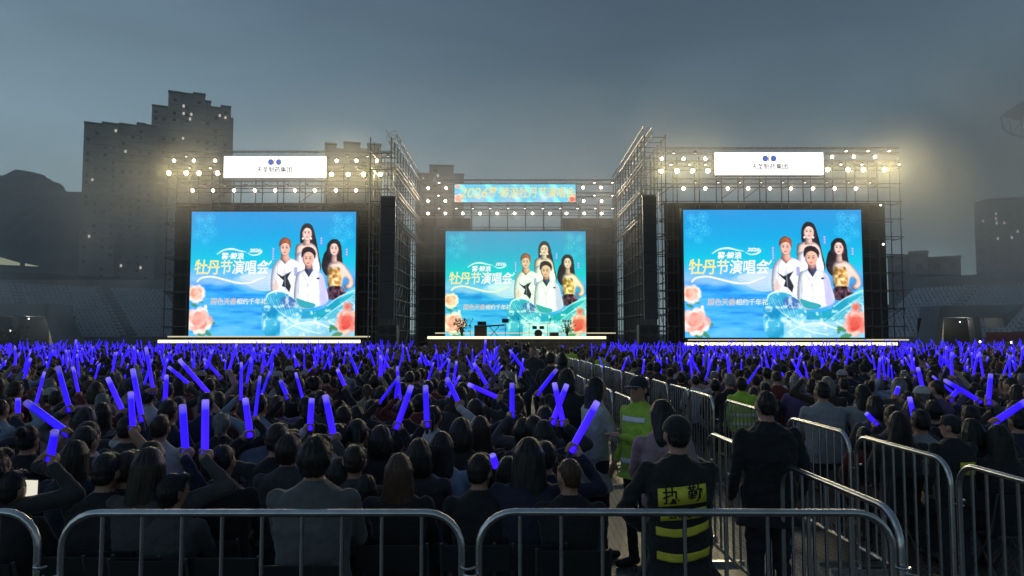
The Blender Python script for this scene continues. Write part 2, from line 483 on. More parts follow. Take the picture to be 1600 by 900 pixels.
grandstand("grey blue rows of empty seats right of the right stage", (pr0.x, 92), (pr1.x, 70), 15, 1.6, 1)

def entrance(label, Y, slab, wall, col, ramp, ramp2=None):
    t = thing("entrance_block", label, "entrance")
    def P(px, py): 
        p = at(px, py, Y); return (p.x, p.z)
    q = MB(); q.poly([P(slab[0], slab[2]), P(slab[1], slab[2]), P(slab[1], slab[3]), P(slab[0], slab[3])], Y - 1.2, Y + 3); q.build("deck_slab", M_CONC, t)
    w = MB(); w.poly([P(wall[0], slab[3] + .2), P(wall[1], slab[3] + .2), P(wall[1], 545), P(wall[0], 545)], Y + 2.5, Y + 2.9); w.build("inner_wall", mat("cream wall paint", (0.55, 0.55, 0.47), 0.8), t)
    b = MB(); b.poly([P(slab[0], slab[3] + .2), P(slab[1], slab[3] + .2), P(slab[1], 548), P(slab[0], 548)], Y + 3.2, Y + 3.4); b.build("back_wall", M_BLACK, t)
    c = MB(); c.poly([P(col[0], slab[3] + .2), P(col[0] + 11, slab[3] + .2), P(col[1] + 11, 545), P(col[1], 545)], Y - 0.5, Y + 0.4); c.build("column", M_CONC, t)
    for rp in (ramp, ramp2):
        if rp:
            r = MB(); r.poly([P(*p) for p in rp], Y - 1.0, Y + 2.0); r.build("stair_wall", M_CONC, t)
    return t
entrance("concrete entrance under the left grandstand with a lit cream wall", 68.0, (-80, 84, 475, 494), (50, 82), (26, 19), [(76, 475.5), (86, 475.5), (118, 545), (96, 545)])
entrance("concrete entrance under the right grandstand with a pale lit wall", 74.0, (1462, 1556, 478, 496), (1467, 1497), (1515, 1521), [(1447, 545), (1461, 478.5), (1467, 478.5), (1461, 545)], [(1556, 497), (1584, 476), (1592, 476), (1560, 512)])
def small_lamp(label, px, py, Y, power, group=None, col=(1, 0.93, 0.78), r=0.085):
    p = at(px, py, Y)
    t = thing("work_lamp", label, "lamp", p, 0, group)
    MB().lathe([(r * 0.7, -r), (r * 1.3, r * 0.2), (r * 1.3, r)], 12, M=Matrix.Rotation(R(90), 4, "X")).build("housing", M_BLACK, t)
    MB().lathe([(r * 1.1, -0.02), (r * 1.15, 0.02)], 12, M=Matrix.Translation((0, -r * 1.0 - 0.04, 0)) @ Matrix.Rotation(R(90), 4, "X")).build("lens", emit("lamp lens " + label[:12], col, 6, sampling="NONE"), t)
    if power:
        L = bpy.data.lights.new("lamp glow", "POINT"); L.energy = power; L.color = col; L.shadow_soft_size = 0.2
        o = bpy.data.objects.new("glow", L); COL.objects.link(o); o.parent = t; o.location = (0, -0.6, 0)
    return t
small_lamp("white work lamp under the left grandstand entrance", 18, 516, 68.6, 0)
small_lamp("lamp inside the left entrance above the shrub", 46, 498, 69.6, 110, r=.05)
small_lamp("lamp inside the right entrance beside the pale wall", 1499, 503, 75.6, 90, r=.05)
small_lamp("white lamp at the left end of the red banner", 1530, 534, 70, 25)
small_lamp("dim yellow lamp under the red banner", 1579, 535, 70, 12, col=(1, 0.8, 0.3), r=0.1)
b = MB(); p = at(1570, 526, 72); b.box((p.x + 1.4, 72, p.z), (6.5, 0.12, 0.9)); tag(b.build("banner", mat("red banner cloth", (0.13, 0.018, 0.02), 0.8), bevel=0.02), "dark red cloth banner under the right grandstand", "banner")
# pale awnings over the far left rim, their lamplight from below painted as emission
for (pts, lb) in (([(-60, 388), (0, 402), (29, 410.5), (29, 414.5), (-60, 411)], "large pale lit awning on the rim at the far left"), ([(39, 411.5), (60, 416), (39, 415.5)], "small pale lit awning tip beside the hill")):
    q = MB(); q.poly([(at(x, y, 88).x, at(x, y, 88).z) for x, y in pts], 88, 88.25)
    tag(q.build("awning", emit("pale awning painted glow", (0.75, 0.8, 0.55), 0.36, sampling="NONE")), lb, "awning")
# shrub by the left entrance
def shrub(label, p, h, n, seed, m):
    r2 = random.Random(seed); t = thing("shrub", label, "shrub", p)
    b = MB()
    for i in range(n):
        a, rr, z = r2.uniform(0, 6.28), r2.uniform(0.05, 0.5) * h, r2.uniform(0.25, 1) * h
        c = Vector((rr * math.cos(a), rr * math.sin(a), z)); s = h * 0.10
        M = Matrix.Rotation(r2.uniform(0, 6), 4, "Z") @ Matrix.Rotation(r2.uniform(-1, 1), 4, "X")
        b.add([c + M @ Vector(q) * s for q in ((-0.5, 0, 0), (0, -0.9, 0.1), (0.5, 0, 0), (0, 0.9, 0.1))], [(0, 1, 2, 3)])
    b.build("foliage", m, t)
    s_ = MB()
    for i in range(5): s_.tube([(0, 0, 0), (r2.uniform(-.2, .2) * h, r2.uniform(-.2, .2) * h, h * 0.75)], [0.03 * h, 0.01 * h], 5)
    s_.build("stem", M_TROUS, t)
M_LEAF = mat("leaf", (0.08, 0.11, 0.03), 0.6, 0, 0.4, 8)
g = at(36, 534, 67.3); shrub("leafy shrub lit from inside the left entrance", (g.x, 66.3, 0), 2.6, 260, 5, M_LEAF)

# stadium roof tip, upper right
t = thing("stadium_roof", "corner of a stadium roof canopy with truss arch at upper right", "roof")
Yc = 62
o3 = lambda px, py, y=Yc: at(px, py, y)
V = [o3(1563, 181), o3(1600, 156), o3(1700, 110), o3(1700, 215), o3(1600, 190), o3(1585, 187)]
V2 = [v + Vector((7.5, 9, 2.6)) for v in V]
b = MB(); n_ = len(V)
b.add(V + V2, [tuple(range(n_)), tuple(reversed(range(n_, 2 * n_)))] + [(i, n_ + i, n_ + (i + 1) % n_, (i + 1) % n_) for i in range(n_)])
b.build("roof_panel", mat("brown roof cladding", (0.2, 0.14, 0.11), 0.8, 0, 0.2, 0.5), t)
arc = [o3(1564, 183), o3(1567, 200), o3(1580, 209), o3(1597, 214), o3(1640, 221)]
MB().tube(arc, 0.09, 6).build("arch_tube", M_STEELD, t)
for a, c in (((1567, 200), (1578, 187)), ((1580, 209), (1578, 187)), ((1580, 209), (1596, 190)), ((1597, 214), (1596, 190)), ((1597, 214), (1616, 194)), ((1640, 221), (1622, 194))):
    MB().tube([o3(*a), o3(*c)], 0.055, 5).build("strut", M_STEELD, t)

# ------------------------------------------------------------------ the picture shown on the LED screens
PW, PH = 300, 220
def paint():
    SS = 2
    w, h = PW * SS, PH * SS
    X, Y = np.meshgrid((np.arange(w) + 0.5) / w, (np.arange(h) + 0.5) / h)
    A = 1.36
    rs = np.random.RandomState(3)
    def fbm(sx, sy, oct=4, seed=0):
        r_ = np.random.RandomState(seed); out = np.zeros((h, w)); amp = 1.0
        for _ in range(oct):
            g = r_.rand(int(sy) + 3, int(sx) + 3)
            fx, fy = X * sx, Y * sy
            i, j = fx.astype(int), fy.astype(int); a, b = fx - i, fy - j
            a = a * a * (3 - 2 * a); b = b * b * (3 - 2 * b)
            out += amp * ((g[j, i] * (1 - a) + g[j, i + 1] * a) * (1 - b) + (g[j + 1, i] * (1 - a) + g[j + 1, i + 1] * a) * b - 0.5)
            sx, sy, amp = sx * 2, sy * 2, amp * 0.5
        return out
    img = np.zeros((h, w, 3))
    def C(*c): return np.array(c, float) / 255
    ys = [0, .22, .40, .50, .60, .75, 1.0]
    cs = [C(0, 142, 212), C(0, 164, 220), C(6, 192, 218), C(84, 180, 240), C(28, 150, 236), C(60, 172, 246), C(70, 178, 246)]
    for k in range(3): img[..., k] = np.interp(Y, ys, [c[k] for c in cs])
    def blend(mask, col, a=1.0):
        m = np.clip(mask, 0, 1)[..., None] * a
        img[:] = img * (1 - m) + (col if isinstance(col, np.ndarray) and col.ndim == 3 else np.asarray(col)) * m
    px = 1.2 / w
    def ell(cx, cy, rx, ry, soft=0.0, rot=0):
        dx, dy = (X - cx) * A, Y - cy
        c, s = math.cos(rot), math.sin(rot)
        a, b = dx * c + dy * s, -dx * s + dy * c
        d = (np.sqrt((a / (rx * A)) ** 2 + (b / ry) ** 2) - 1) * min(rx * A, ry)
        return np.clip(0.5 - d / (max(soft, px * 1.5)), 0, 1)
    def poly(pts):
        inside = np.zeros((h, w), bool)
        n = len(pts)
        for i in range(n):
            x1, y1 = pts[i]; x2, y2 = pts[(i + 1) % n]
            if y1 == y2: continue
            c = ((y1 > Y) != (y2 > Y)) & (X < (x2 - x1) * (Y - y1) / (y2 - y1) + x1)
            inside ^= c
        return inside.astype(float)
    def smooth(pts, k=8, closed=True):
        out = []; n = len(pts)
        for i in range(n if closed else n - 1):
            p0, p1, p2, p3 = [np.array(pts[(i + d) % n if closed else min(max(i + d, 0), n - 1)]) for d in (-1, 0, 1, 2)]
            for j in range(k):
                t_ = j / k
                out.append(tuple(0.5 * ((2 * p1) + (-p0 + p2) * t_ + (2 * p0 - 5 * p1 + 4 * p2 - p3) * t_ ** 2 + (-p0 + 3 * p1 - 3 * p2 + p3) * t_ ** 3)))
        if not closed: out.append(tuple(pts[-1]))
        return out
    def stroke(pts, wd, closed=False):
        P = smooth(pts, 8, closed)
        d = np.full((h, w), 9.0); n = len(P)
        for i in range(n - 1):
            (x1, y1), (x2, y2) = P[i], P[i + 1]
            ax, ay = (x2 - x1) * A, y2 - y1; L = ax * ax + ay * ay + 1e-12
            t_ = np.clip(((X - x1) * A * ax + (Y - y1) * ay) / L, 0, 1)
            ww = wd if not isinstance(wd, tuple) else np.interp((i + 0.5) / n, [0, .5, 1], wd)
            d = np.minimum(d, np.hypot((X - x1) * A - t_ * ax, (Y - y1) - t_ * ay) - ww)
        return np.clip(0.5 - d / (px * 2), 0, 1)
    def blur(m, r):
        for ax in (0, 1):
            c = np.cumsum(np.pad(m, [(r + 1, r) if a == ax else (0, 0) for a in (0, 1)], mode="edge"), axis=ax)
            n_ = m.shape[ax]
            hi = np.take(c, np.arange(2 * r + 1, 2 * r + 1 + n_), axis=ax); lo = np.take(c, np.arange(0, n_), axis=ax)
            m = (hi - lo) / (2 * r + 1)
        return m
    def body(mask, col, amt=.45, r=9, seed=0, side=.0, fold=.10):
        b1 = blur(blur(mask, r), r)
        sh = np.clip((b1 - .45) / .5, 0, 1)
        sh = 1 - amt * (1 - sh) + fold * (fbm(26, 9, 4, seed) + .7 * fbm(9, 26, 3, seed + 1))
        gx = np.roll(b1, -r, 1) - np.roll(b1, r, 1)
        sh = np.clip(sh - side * gx, .12, 1.12)
        c = np.asarray(col, float)
        c = c if c.ndim == 3 else c[None, None, :] * np.ones((h, w, 1))
        tint = np.array([.86, .92, 1.08])
        blend(mask, np.clip(c * (sh[..., None] ** (1 / tint)), 0, 1))
    # cloud and sea
    cl = fbm(5, 9, 5, 1)
    blend(np.clip(cl * 1.6 + 0.25, 0, 1) * np.exp(-((Y - .56) / .07) ** 2) * (X < .5), C(176, 206, 252), 0.75)
    blend(np.clip(cl * 1.6, 0, 1) * np.exp(-((Y - .93) / .10) ** 2), C(150, 212, 255), 0.8)
    rp = fbm(7, 46, 4, 2)
    blend(np.clip(rp * 2.0 - .1, 0, 1) * ((Y > .62) & (Y < .95)), C(10, 110, 206), 0.5)
    blend(np.clip(-rp * 2.0 - .2, 0, 1) * (Y > .6), C(140, 214, 255), 0.5)
    blend(np.clip(fbm(9, 16, 4, 8) * 2, 0, 1) * np.exp(-((Y - .62) / .05) ** 2) * (X < .42), C(12, 112, 214), 0.7)
    # corner line ornament
    for cx, cy, s_ in ((.085, .115, 1), (.915, .115, -1)):
        for (ox, oy, r_) in ((0, 0, .055), (.04, .05, .04), (-.045, .07, .035), (.03, -.06, .035), (-.04, -.05, .03), (.0, .12, .03)):
            for k in range(5):
                a = k * 1.2566 + ox * 30
                x, y = cx + s_ * ox + r_ * .55 * math.cos(a) / A, cy + oy + r_ * .55 * math.sin(a)
                ring = ell(x, y, r_ * .6 / A, r_ * .6) - ell(x, y, r_ * .6 / A - .004, r_ * .6 - .005)
                blend(ring, C(84, 204, 240), 0.55)
    # white spray behind the figures
    blend(np.clip(1 - np.hypot((X - .40) * A / .2, (Y - .565) / .09), 0, 1) ** .6, C(226, 236, 255), 0.85)
    blend(poly(smooth([(.30, .53), (.40, .49), (.50, .47), (.52, .62), (.40, .63)])), C(214, 226, 252), 0.7)
    for k in range(6): blend(stroke([(.31 + .01 * k, .545 + .018 * k), (.39, .565 + .012 * k), (.47, .51 + .022 * k)], .0022), C(140, 180, 236), 0.7)
    def noisy(base, amt, seed): 
        return np.clip(np.asarray(base) + (fbm(60, 44, 3, seed) * amt)[..., None], 0, 1)
    SK = C(250, 214, 200)
    # standing woman at the back, white off-shoulder dress, long hair
    body(poly(smooth([(.672, .12), (.70, .095), (.735, .12), (.757, .22), (.775, .34), (.79, .46), (.755, .47), (.70, .36), (.665, .26), (.66, .18)])), noisy(C(38, 26, 36), .1, 11), 0.3, 5, 22, 0.3, 0.07)
    body(poly(smooth([(.635, .29), (.67, .255), (.73, .255), (.765, .31), (.775, .46), (.73, .52), (.645, .44)])), SK, 0.5, 8, 24, 0.3, 0.07)
    body(poly(smooth([(.64, .35), (.70, .33), (.765, .36), (.775, .5), (.65, .5)])), noisy(C(248, 240, 248), .12, 12), 0.3, 8, 26, 0.3, 0.07)
    body(poly([(.685, .20), (.718, .20), (.722, .275), (.68, .275)]), C(240, 196, 180), 0.3, 8, 28, 0.3, 0.07)
    body(ell(.702, .178, .029, .058), SK, 0.34, 3, 30, 0.3, 0.03)
    body(poly(smooth([(.674, .165), (.682, .118), (.705, .112), (.728, .125), (.733, .17), (.722, .142), (.703, .132), (.688, .14)])), C(34, 24, 32), 0.3, 8, 32, 0.3, 0.07)
    # man on the left, auburn hair, white jacket
    body(poly(smooth([(.49, .62), (.495, .47), (.52, .40), (.555, .375), (.60, .375), (.645, .40), (.672, .45), (.69, .66), (.65, .73), (.52, .70)])), noisy(C(246, 246, 252), .10, 13), 0.3, 8, 34, 0.3, 0.07)
    body(poly([(.548, .33), (.592, .33), (.60, .385), (.572, .425), (.545, .385)]), C(232, 170, 150), 0.3, 8, 36, 0.3, 0.07)
    body(ell(.57, .295, .031, .062), C(246, 198, 178), 0.34, 3, 38, 0.3, 0.03)
    body(poly(smooth([(.535, .285), (.54, .235), (.565, .21), (.595, .222), (.607, .255), (.603, .30), (.592, .265), (.57, .255), (.548, .268)])), noisy(C(176, 92, 58), .2, 14), 0.3, 8, 40, 0.3, 0.07)
    body(poly([(.520, .49), (.556, .522), (.612, .482), (.590, .535), (.612, .60), (.602, .65), (.578, .61), (.556, .60), (.566, .555), (.545, .53)]), C(44, 48, 56), 0.3, 8, 42, 0.3, 0.07)
    blend(stroke([(.572, .425), (.573, .52), (.58, .66)], .002), C(190, 194, 210))
    blend(poly([(.628, .45), (.648, .45), (.648, .52), (.628, .52)]), C(150, 154, 220), .8)
    blend(poly([(.512, .53), (.50, .63), (.53, .66), (.54, .6)]), C(236, 196, 180), .8)
    # woman on the right, long wavy hair, golden top
    body(poly(smooth([(.828, .26), (.855, .225), (.89, .23), (.91, .275), (.918, .38), (.925, .47), (.90, .53), (.87, .45), (.83, .52), (.795, .45), (.805, .35), (.822, .31)])), noisy(C(40, 28, 34), .12, 15), 0.3, 5, 44, 0.3, 0.07)
    body(poly(smooth([(.83, .44), (.87, .40), (.915, .41), (.95, .46), (.985, .54), (.985, .60), (.95, .63), (.93, .60), (.955, .565), (.93, .53), (.91, .62), (.84, .62)])), SK, 0.5, 8, 46, 0.3, 0.07)
    body(poly(smooth([(.832, .46), (.868, .45), (.905, .46), (.91, .60), (.838, .60)])), noisy(C(226, 176, 110), .55, 16), 0.3, 8, 48, 0.3, 0.07)
    body(poly(smooth([(.84, .61), (.92, .61), (.94, .70), (.83, .70)])), noisy(C(74, 44, 60), .5, 17), 0.3, 8, 50, 0.3, 0.07)
    body(poly([(.857, .34), (.882, .34), (.888, .42), (.85, .42)]), C(236, 190, 172), 0.3, 8, 52, 0.3, 0.07)
    body(ell(.868, .30, .027, .056), SK, 0.34, 3, 54, 0.3, 0.03)
    body(poly(smooth([(.838, .30), (.845, .25), (.868, .238), (.892, .25), (.898, .31), (.885, .268), (.866, .256), (.85, .268)])), C(40, 28, 32), 0.3, 8, 56, 0.3, 0.07)
    # man in front, white suit with lavender shade
    body(poly(smooth([(.632, .74), (.64, .52), (.675, .475), (.71, .46), (.755, .475), (.80, .51), (.82, .60), (.835, .72), (.76, .77), (.68, .78)])), noisy(C(246, 248, 255), .08, 18), 0.3, 8, 58, 0.3, 0.07)
    blend(blur(poly(smooth([(.775, .50), (.805, .52), (.825, .60), (.835, .73), (.79, .75), (.785, .62)])), 7), C(186, 178, 236), .75)
    for x1, y1, x2, y2 in ((.68, .50, .712, .60), (.745, .49, .712, .60), (.712, .60, .715, .74), (.66, .56, .65, .72), (.78, .55, .79, .72), (.53, .44, .515, .62), (.64, .44, .655, .66)):
        blend(stroke([(x1, y1), ((x1 + x2) / 2 + .004, (y1 + y2) / 2), (x2, y2)], .002), C(168, 172, 200), .8)
    body(poly([(.695, .42), (.735, .42), (.742, .475), (.718, .53), (.692, .475)]), C(72, 74, 110), 0.3, 8, 60, 0.3, 0.07)
    body(poly([(.692, .40), (.735, .40), (.734, .455), (.712, .468), (.694, .452)]), C(222, 158, 136), 0.3, 8, 62, 0.3, 0.07)
    body(ell(.712, .378, .033, .062), C(244, 192, 168), 0.34, 3, 64, 0.3, 0.03)
    body(poly(smooth([(.672, .375), (.675, .31), (.70, .285), (.735, .292), (.757, .33), (.752, .385), (.742, .345), (.715, .325), (.69, .338)])), noisy(C(44, 32, 40), .1, 19), 0.3, 5, 66, 0.3, 0.07)
    body(poly([(.765, .535), (.782, .53), (.783, .542), (.766, .547)]), C(40, 40, 60), 0.3, 8, 68, 0.3, 0.07)
    # faces: brows, eyes, nose shade, mouth
    for cx, cy, s_ in ((.702, .178, .9), (.57, .298, 1.0), (.868, .302, .9), (.712, .384, 1.05)):
        for sx in (-1, 1):
            blend(ell(cx + sx * .0115 * s_, cy - .006, .006 * s_, .0055 * s_), C(70, 44, 44), .85)
            blend(stroke([(cx + sx * .005 * s_, cy - .019 * s_), (cx + sx * .018 * s_, cy - .021 * s_)], .002), C(70, 44, 40), .7)
        blend(stroke([(cx + .002, cy), (cx + .004 * s_, cy + .016 * s_)], .0016), C(206, 150, 132), .7)
        blend(ell(cx, cy + .031 * s_, .009 * s_, .005 * s_), C(206, 74, 84), .9)
        blend(ell(cx + .02 * s_, cy + .012, .012 * s_, .04 * s_, .02), C(206, 140, 122), .35)
    for ex, ey in ((.678, .218), (.727, .218)): blend(ell(ex, ey, .006, .009), C(255, 250, 236))
    # vertical captions in violet beside each figure
    for x, y0, y1 in ((.50, .29, .40), (.79, .205, .28), (.945, .295, .36)):
        blend(poly([(x - .008, y0), (x + .008, y0), (x + .008, y1), (x - .008, y1)]), C(112, 132, 236), .75)
        for k in range(int((y1 - y0) / .02)):
            blend(ell(x, y0 + .012 + k * .02, .005, .007), C(222, 224, 255), .8)
    # great wave across the front
    W_ = smooth([(.44, .80), (.455, .70), (.48, .655), (.53, .635), (.58, .65), (.63, .70), (.66, .76), (.72, .80), (.80, .78), (.86, .72), (.93, .665), (1.02, .62), (1.02, 1.02), (.50, 1.02)])
    mk = poly(W_)
    strk = fbm(8, 8, 5, 5)
    tone = np.clip(.5 + strk * 1.0 + .25 * np.sin(26 * ((X - .45) * .8 + (Y - .6) + strk * .25)), 0, 1)[..., None]
    blend(mk, C(8, 136, 188) * (1 - tone) + C(104, 208, 232) * tone, .95)
    blend(mk * (Y > .86) * (X > .55), C(206, 236, 252), .55)
    blend(poly(smooth([(.555, .70), (.60, .68), (.64, .72), (.65, .76), (.60, .78), (.56, .75)])), C(74, 108, 176), .8)
    blend(poly(smooth([(.645, .70), (.70, .72), (.76, .745), (.74, .775), (.67, .765)])), C(30, 158, 172), .9)
    blend(poly(smooth([(.70, .80), (.80, .79), (.88, .72), (.98, .66), (1.0, .70), (.93, .76), (.86, .86), (.76, .87)])), C(24, 168, 186), .7)
    for k in range(9):
        o_ = k * .018
        blend(stroke([(.47 + o_, .68 + o_ * .5), (.52 + o_, .78 + o_), (.62 + o_, .87 + o_ * .5), (.74 + o_, .90 - o_ * .2), (.86 + o_, .80 - o_), (1.0, .68 + o_)], .0022), C(222, 246, 255), .75 if k % 2 else .45)
    blend(stroke([(.46, .72), (.475, .665), (.53, .64), (.585, .655), (.63, .70)], (.003, .008, .003)), C(240, 250, 255), .9)
    blend(stroke([(.83, .76), (.90, .69), (1.0, .63)], .004), C(236, 248, 255), .8)
    fo = fbm(46, 34, 3, 9)
    blend(np.clip(fo * 3 - .35, 0, 1) * mk, C(248, 252, 255), .7)
    blend(stroke([(.57, .96), (.66, .90), (.76, .89), (.86, .93), (.98, .90)], (.002, .007, .002)), C(250, 252, 255), .85)
    blend(stroke([(.60, .90), (.70, .95), (.80, .98)], (.002, .006, .002)), C(250, 252, 255), .7)
    # gold and white ribbons round the title
    blend(stroke([(.045, .565), (.07, .535), (.13, .525), (.20, .545), (.29, .575), (.36, .575), (.42, .545), (.46, .525)], (.006, .007, .003)), C(255, 244, 206))
    blend(stroke([(.16, .345), (.20, .312), (.25, .303), (.30, .318), (.335, .325)], (.003, .007, .002)), C(244, 255, 250))
    blend(stroke([(.345, .335), (.375, .352), (.41, .345), (.43, .325), (.425, .312)], (.002, .006, .004)), C(244, 252, 255))
    blend(stroke([(.46, .41), (.475, .425), (.49, .40)], .005), C(255, 255, 255))
    # peonies
    def peony(cx, cy, r_, c0, c1, seed):
        rr = np.random.RandomState(seed)
        for ring, n in ((1.0, 11), (.74, 9), (.48, 7), (.25, 5)):
            for k in range(n):
                a = k * 6.283 / n + rr.rand() * .6
                x, y = cx + ring * r_ * .72 * math.cos(a) / A, cy + ring * r_ * .72 * math.sin(a)
                q = rr.rand() ** 1.6 * .75 + (.38 if ring < .6 else -.1); q = max(q, 0)
                q = min(q, 1)
                blend(ell(x, y, r_ * .36 / A, r_ * .30, .012, a), np.asarray(c0) * (1 - q) + np.asarray(c1) * q, .92)
                blend(ell(x - .2 * r_ / A * math.cos(a), y - .2 * r_ * math.sin(a), r_ * .16 / A, r_ * .13, .012, a), np.asarray(c1), .35)
    def leaf(x, y, a, L):
        blend(ell(x + L * .5 * math.cos(a) / A, y + L * .5 * math.sin(a), L * .5 / A, L * .2, .004, a), C(66, 138, 92), .9)
    for x, y, a, L in ((.03, .96, .3, .10), (.09, .95, .6, .08), (.12, .91, -.3, .06), (.01, .74, .4, .06), (.05, .72, .2, .05), (.02, .97, -.6, .1)): leaf(x, y, a, L)
    for x, y, a, L in ((.90, .95, 3.6, .08), (.93, .97, 2.8, .1), (.88, .93, 3.0, .05), (.95, .79, 1.9, .06), (.85, .97, -1.2, .06)): leaf(x, y, a, L)
    peony(.062, .875, .105, C(255, 244, 238), C(236, 116, 96), 1)
    peony(.04, .66, .072, C(255, 240, 230), C(240, 146, 116), 2)
    peony(.955, .885, .098, C(255, 206, 190), C(222, 58, 44), 3)
    peony(.955, .765, .036, C(246, 176, 160), C(206, 84, 72), 4)
    blend(ell(.10, .765, .009, .016), C(255, 246, 244)); blend(ell(.55, .86, .016, .02, .02), C(230, 250, 255), .8)
    img2 = img.reshape(PH, SS, PW, SS, 3).mean((1, 3))
    return np.clip(img2, 0, 1)
def to_lin(a): return np.where(a <= 0.04045, a / 12.92, ((a + 0.055) / 1.055) ** 2.4)
def picture_mesh(name, img, w, h):
    """a fine grid of LED pixels: x from -w/2 to w/2, z from 0 to h, facing -y"""
    n, m = img.shape[1], img.shape[0]
    xs = np.linspace(-w / 2, w / 2, n); zs = np.linspace(h, 0, m)
    Xg, Zg = np.meshgrid(xs, zs)
    co = np.stack([Xg, np.zeros_like(Xg), Zg], -1).reshape(-1, 3)
    idx = np.arange(n * m).reshape(m, n)
    q = np.stack([idx[:-1, :-1], idx[1:, :-1], idx[1:, 1:], idx[:-1, 1:]], -1).reshape(-1, 4)
    me = bpy.data.meshes.new(name)
    me.vertices.add(len(co)); me.vertices.foreach_set("co", co.ravel())
    me.loops.add(q.size); me.loops.foreach_set("vertex_index", q.ravel().astype(np.int32))
    me.polygons.add(len(q)); me.polygons.foreach_set("loop_start", np.arange(0, q.size, 4, dtype=np.int32))
    me.update(calc_edges=True)
    ca = me.color_attributes.new("led", "FLOAT_COLOR", "POINT")
    lc = to_lin(img).reshape(-1, 3)
    ca.data.foreach_set("color", np.concatenate([lc, np.ones((len(lc), 1))], 1).astype(np.float32).ravel())
    return me
def led_mat():
    m, t, p = newmat("LED picture")
    a = t.nodes.new("ShaderNodeVertexColor"); a.layer_name = "led"
    oi = t.nodes.new("ShaderNodeObjectInfo")
    mm = t.nodes.new("ShaderNodeMix"); mm.data_type = "RGBA"; mm.blend_type = "MULTIPLY"; mm.inputs[0].default_value = 1
    t.links.new(a.outputs[0], mm.inputs[6]); t.links.new(oi.outputs["Color"], mm.inputs[7])
    t.links.new(mm.outputs[2], p.inputs["Emission Color"])
    p.inputs["Base Color"].default_value = (0.01, 0.01, 0.01, 1); p.inputs["Roughness"].default_value = 0.6
    p.inputs["Emission Strength"].default_value = 1.22
    return m
M_LED = led_mat()
M_LED.cycles.emission_sampling = "NONE"
IMG = paint()
SW, SH = 12.0, 8.82
ME_PIC = picture_mesh("screen picture", IMG, SW, SH); ME_PIC.materials.append(M_LED)
def text_part(name, body, size, m, parent, loc, shear=0.0, offset=0.0, align="CENTER", depth=0.01, sx=1.0, label=None):
    cu = bpy.data.curves.new(name, "FONT"); cu.body = body; cu.align_x = align; cu.align_y = "CENTER"
    cu.size = size; cu.shear = shear; cu.offset = offset; cu.extrude = depth; cu.resolution_u = 3
    ob = bpy.data.objects.new(name + "_src", cu); COL.objects.link(ob)
    dg = bpy.context.evaluated_depsgraph_get()
    me = bpy.data.meshes.new_from_object(ob.evaluated_get(dg))
    bpy.data.objects.remove(ob); bpy.data.curves.remove(cu)
    me.transform(Matrix.Scale(sx, 4, (1, 0, 0)))
    me.transform(Matrix.Rotation(R(90), 4, "X"))
    me.materials.clear(); me.materials.append(m)
    o = link(name, me, parent); o.location = loc
    if label: o["label"] = label
    return o
E_WHITE = emit("LED white letters", lin(252, 253, 248), 1.05, sampling="NONE")
E_GOLD = emit("LED gold letters", lin(250, 238, 150), 1.05, sampling="NONE")
E_CREAM = emit("LED cream letters", lin(250, 244, 206), 1.0, sampling="NONE")
E_TAN = emit("LED tan letters", lin(232, 206, 172), 1.0, sampling="NONE")
E_SIGN = emit("backlit white sign", (1, 1, 1), 1.6, sampling="NONE")
E_BLUE = emit("sign blue", lin(20, 84, 190), 1.0, sampling="NONE")
E_ORANGE = emit("sign orange", lin(238, 180, 90), 1.0, sampling="NONE")
E_GREYTX = emit("sign grey lettering", lin(52, 52, 66), 1.0, sampling="NONE")
def screen(label, px0, px1, py0, py1, Y, tint):
    p0, p1 = at(px0, py1, Y), at(px1, py0, Y)
    w, h = p1.x - p0.x, p1.z - p0.z
    t = thing("led_screen", label, "screen", ((p0.x + p1.x) / 2, Y, p0.z), 0, "concert poster screens")
    t.scale = (w / SW, 1, h / SH)
    o = link("display", ME_PIC, t); o.color = (*tint, 1)
    f = MB()
    f.poly([(-SW / 2 - .12, -.12), (SW / 2 + .12, -.12), (SW / 2 + .12, SH + .12), (-SW / 2 - .12, SH + .12)], 0.05, 0.55)
    f.build("cabinet_frame", M_BLACK, t)
    def uv(u, v): return ((u - .5) * SW, -0.02, (1 - v) * SH)
    cx = [.062, .138, .213, .288, .362, .437]
    for ch, x, m in zip("牡丹节演唱会", cx, (E_GOLD, E_GOLD, E_CREAM, E_WHITE, E_WHITE, E_WHITE)):
        text_part("lettering", ch, 1.12 if x < .2 else 1.05, m, t, uv(x, .458), 0.12, 0.018, sx=.86)
    text_part("lettering", "雾·鲸浪", .50, E_WHITE, t, uv(.255, .363), 0.1, 0.012)
    text_part("lettering", "2026", .34, E_WHITE, t, uv(.388, .315), 0.25, 0.01, sx=1.15)
    text_part("lettering", "国色天香", .50, E_TAN, t, uv(.205, .727), 0.1, 0.004, sx=.95)
    text_part("lettering", "相约千年礼", .46, E_CREAM, t, uv(.375, .727), 0.1, 0.004, sx=.95)
    return t
screen("blue poster screen on the left stage, four singers above a wave", 294.5, 556.5, 331, 525, 50.6, (.96, .98, 1.0))
screen("blue poster screen on the right stage, four singers above a wave", 1070.5, 1345, 328, 527.5, 49.0, (.96, .98, 1.0))
screen("greener poster screen at the back of the middle stage", 695.5, 915, 361.5, 525.5, 61.5, (.9, 1.12, .82))

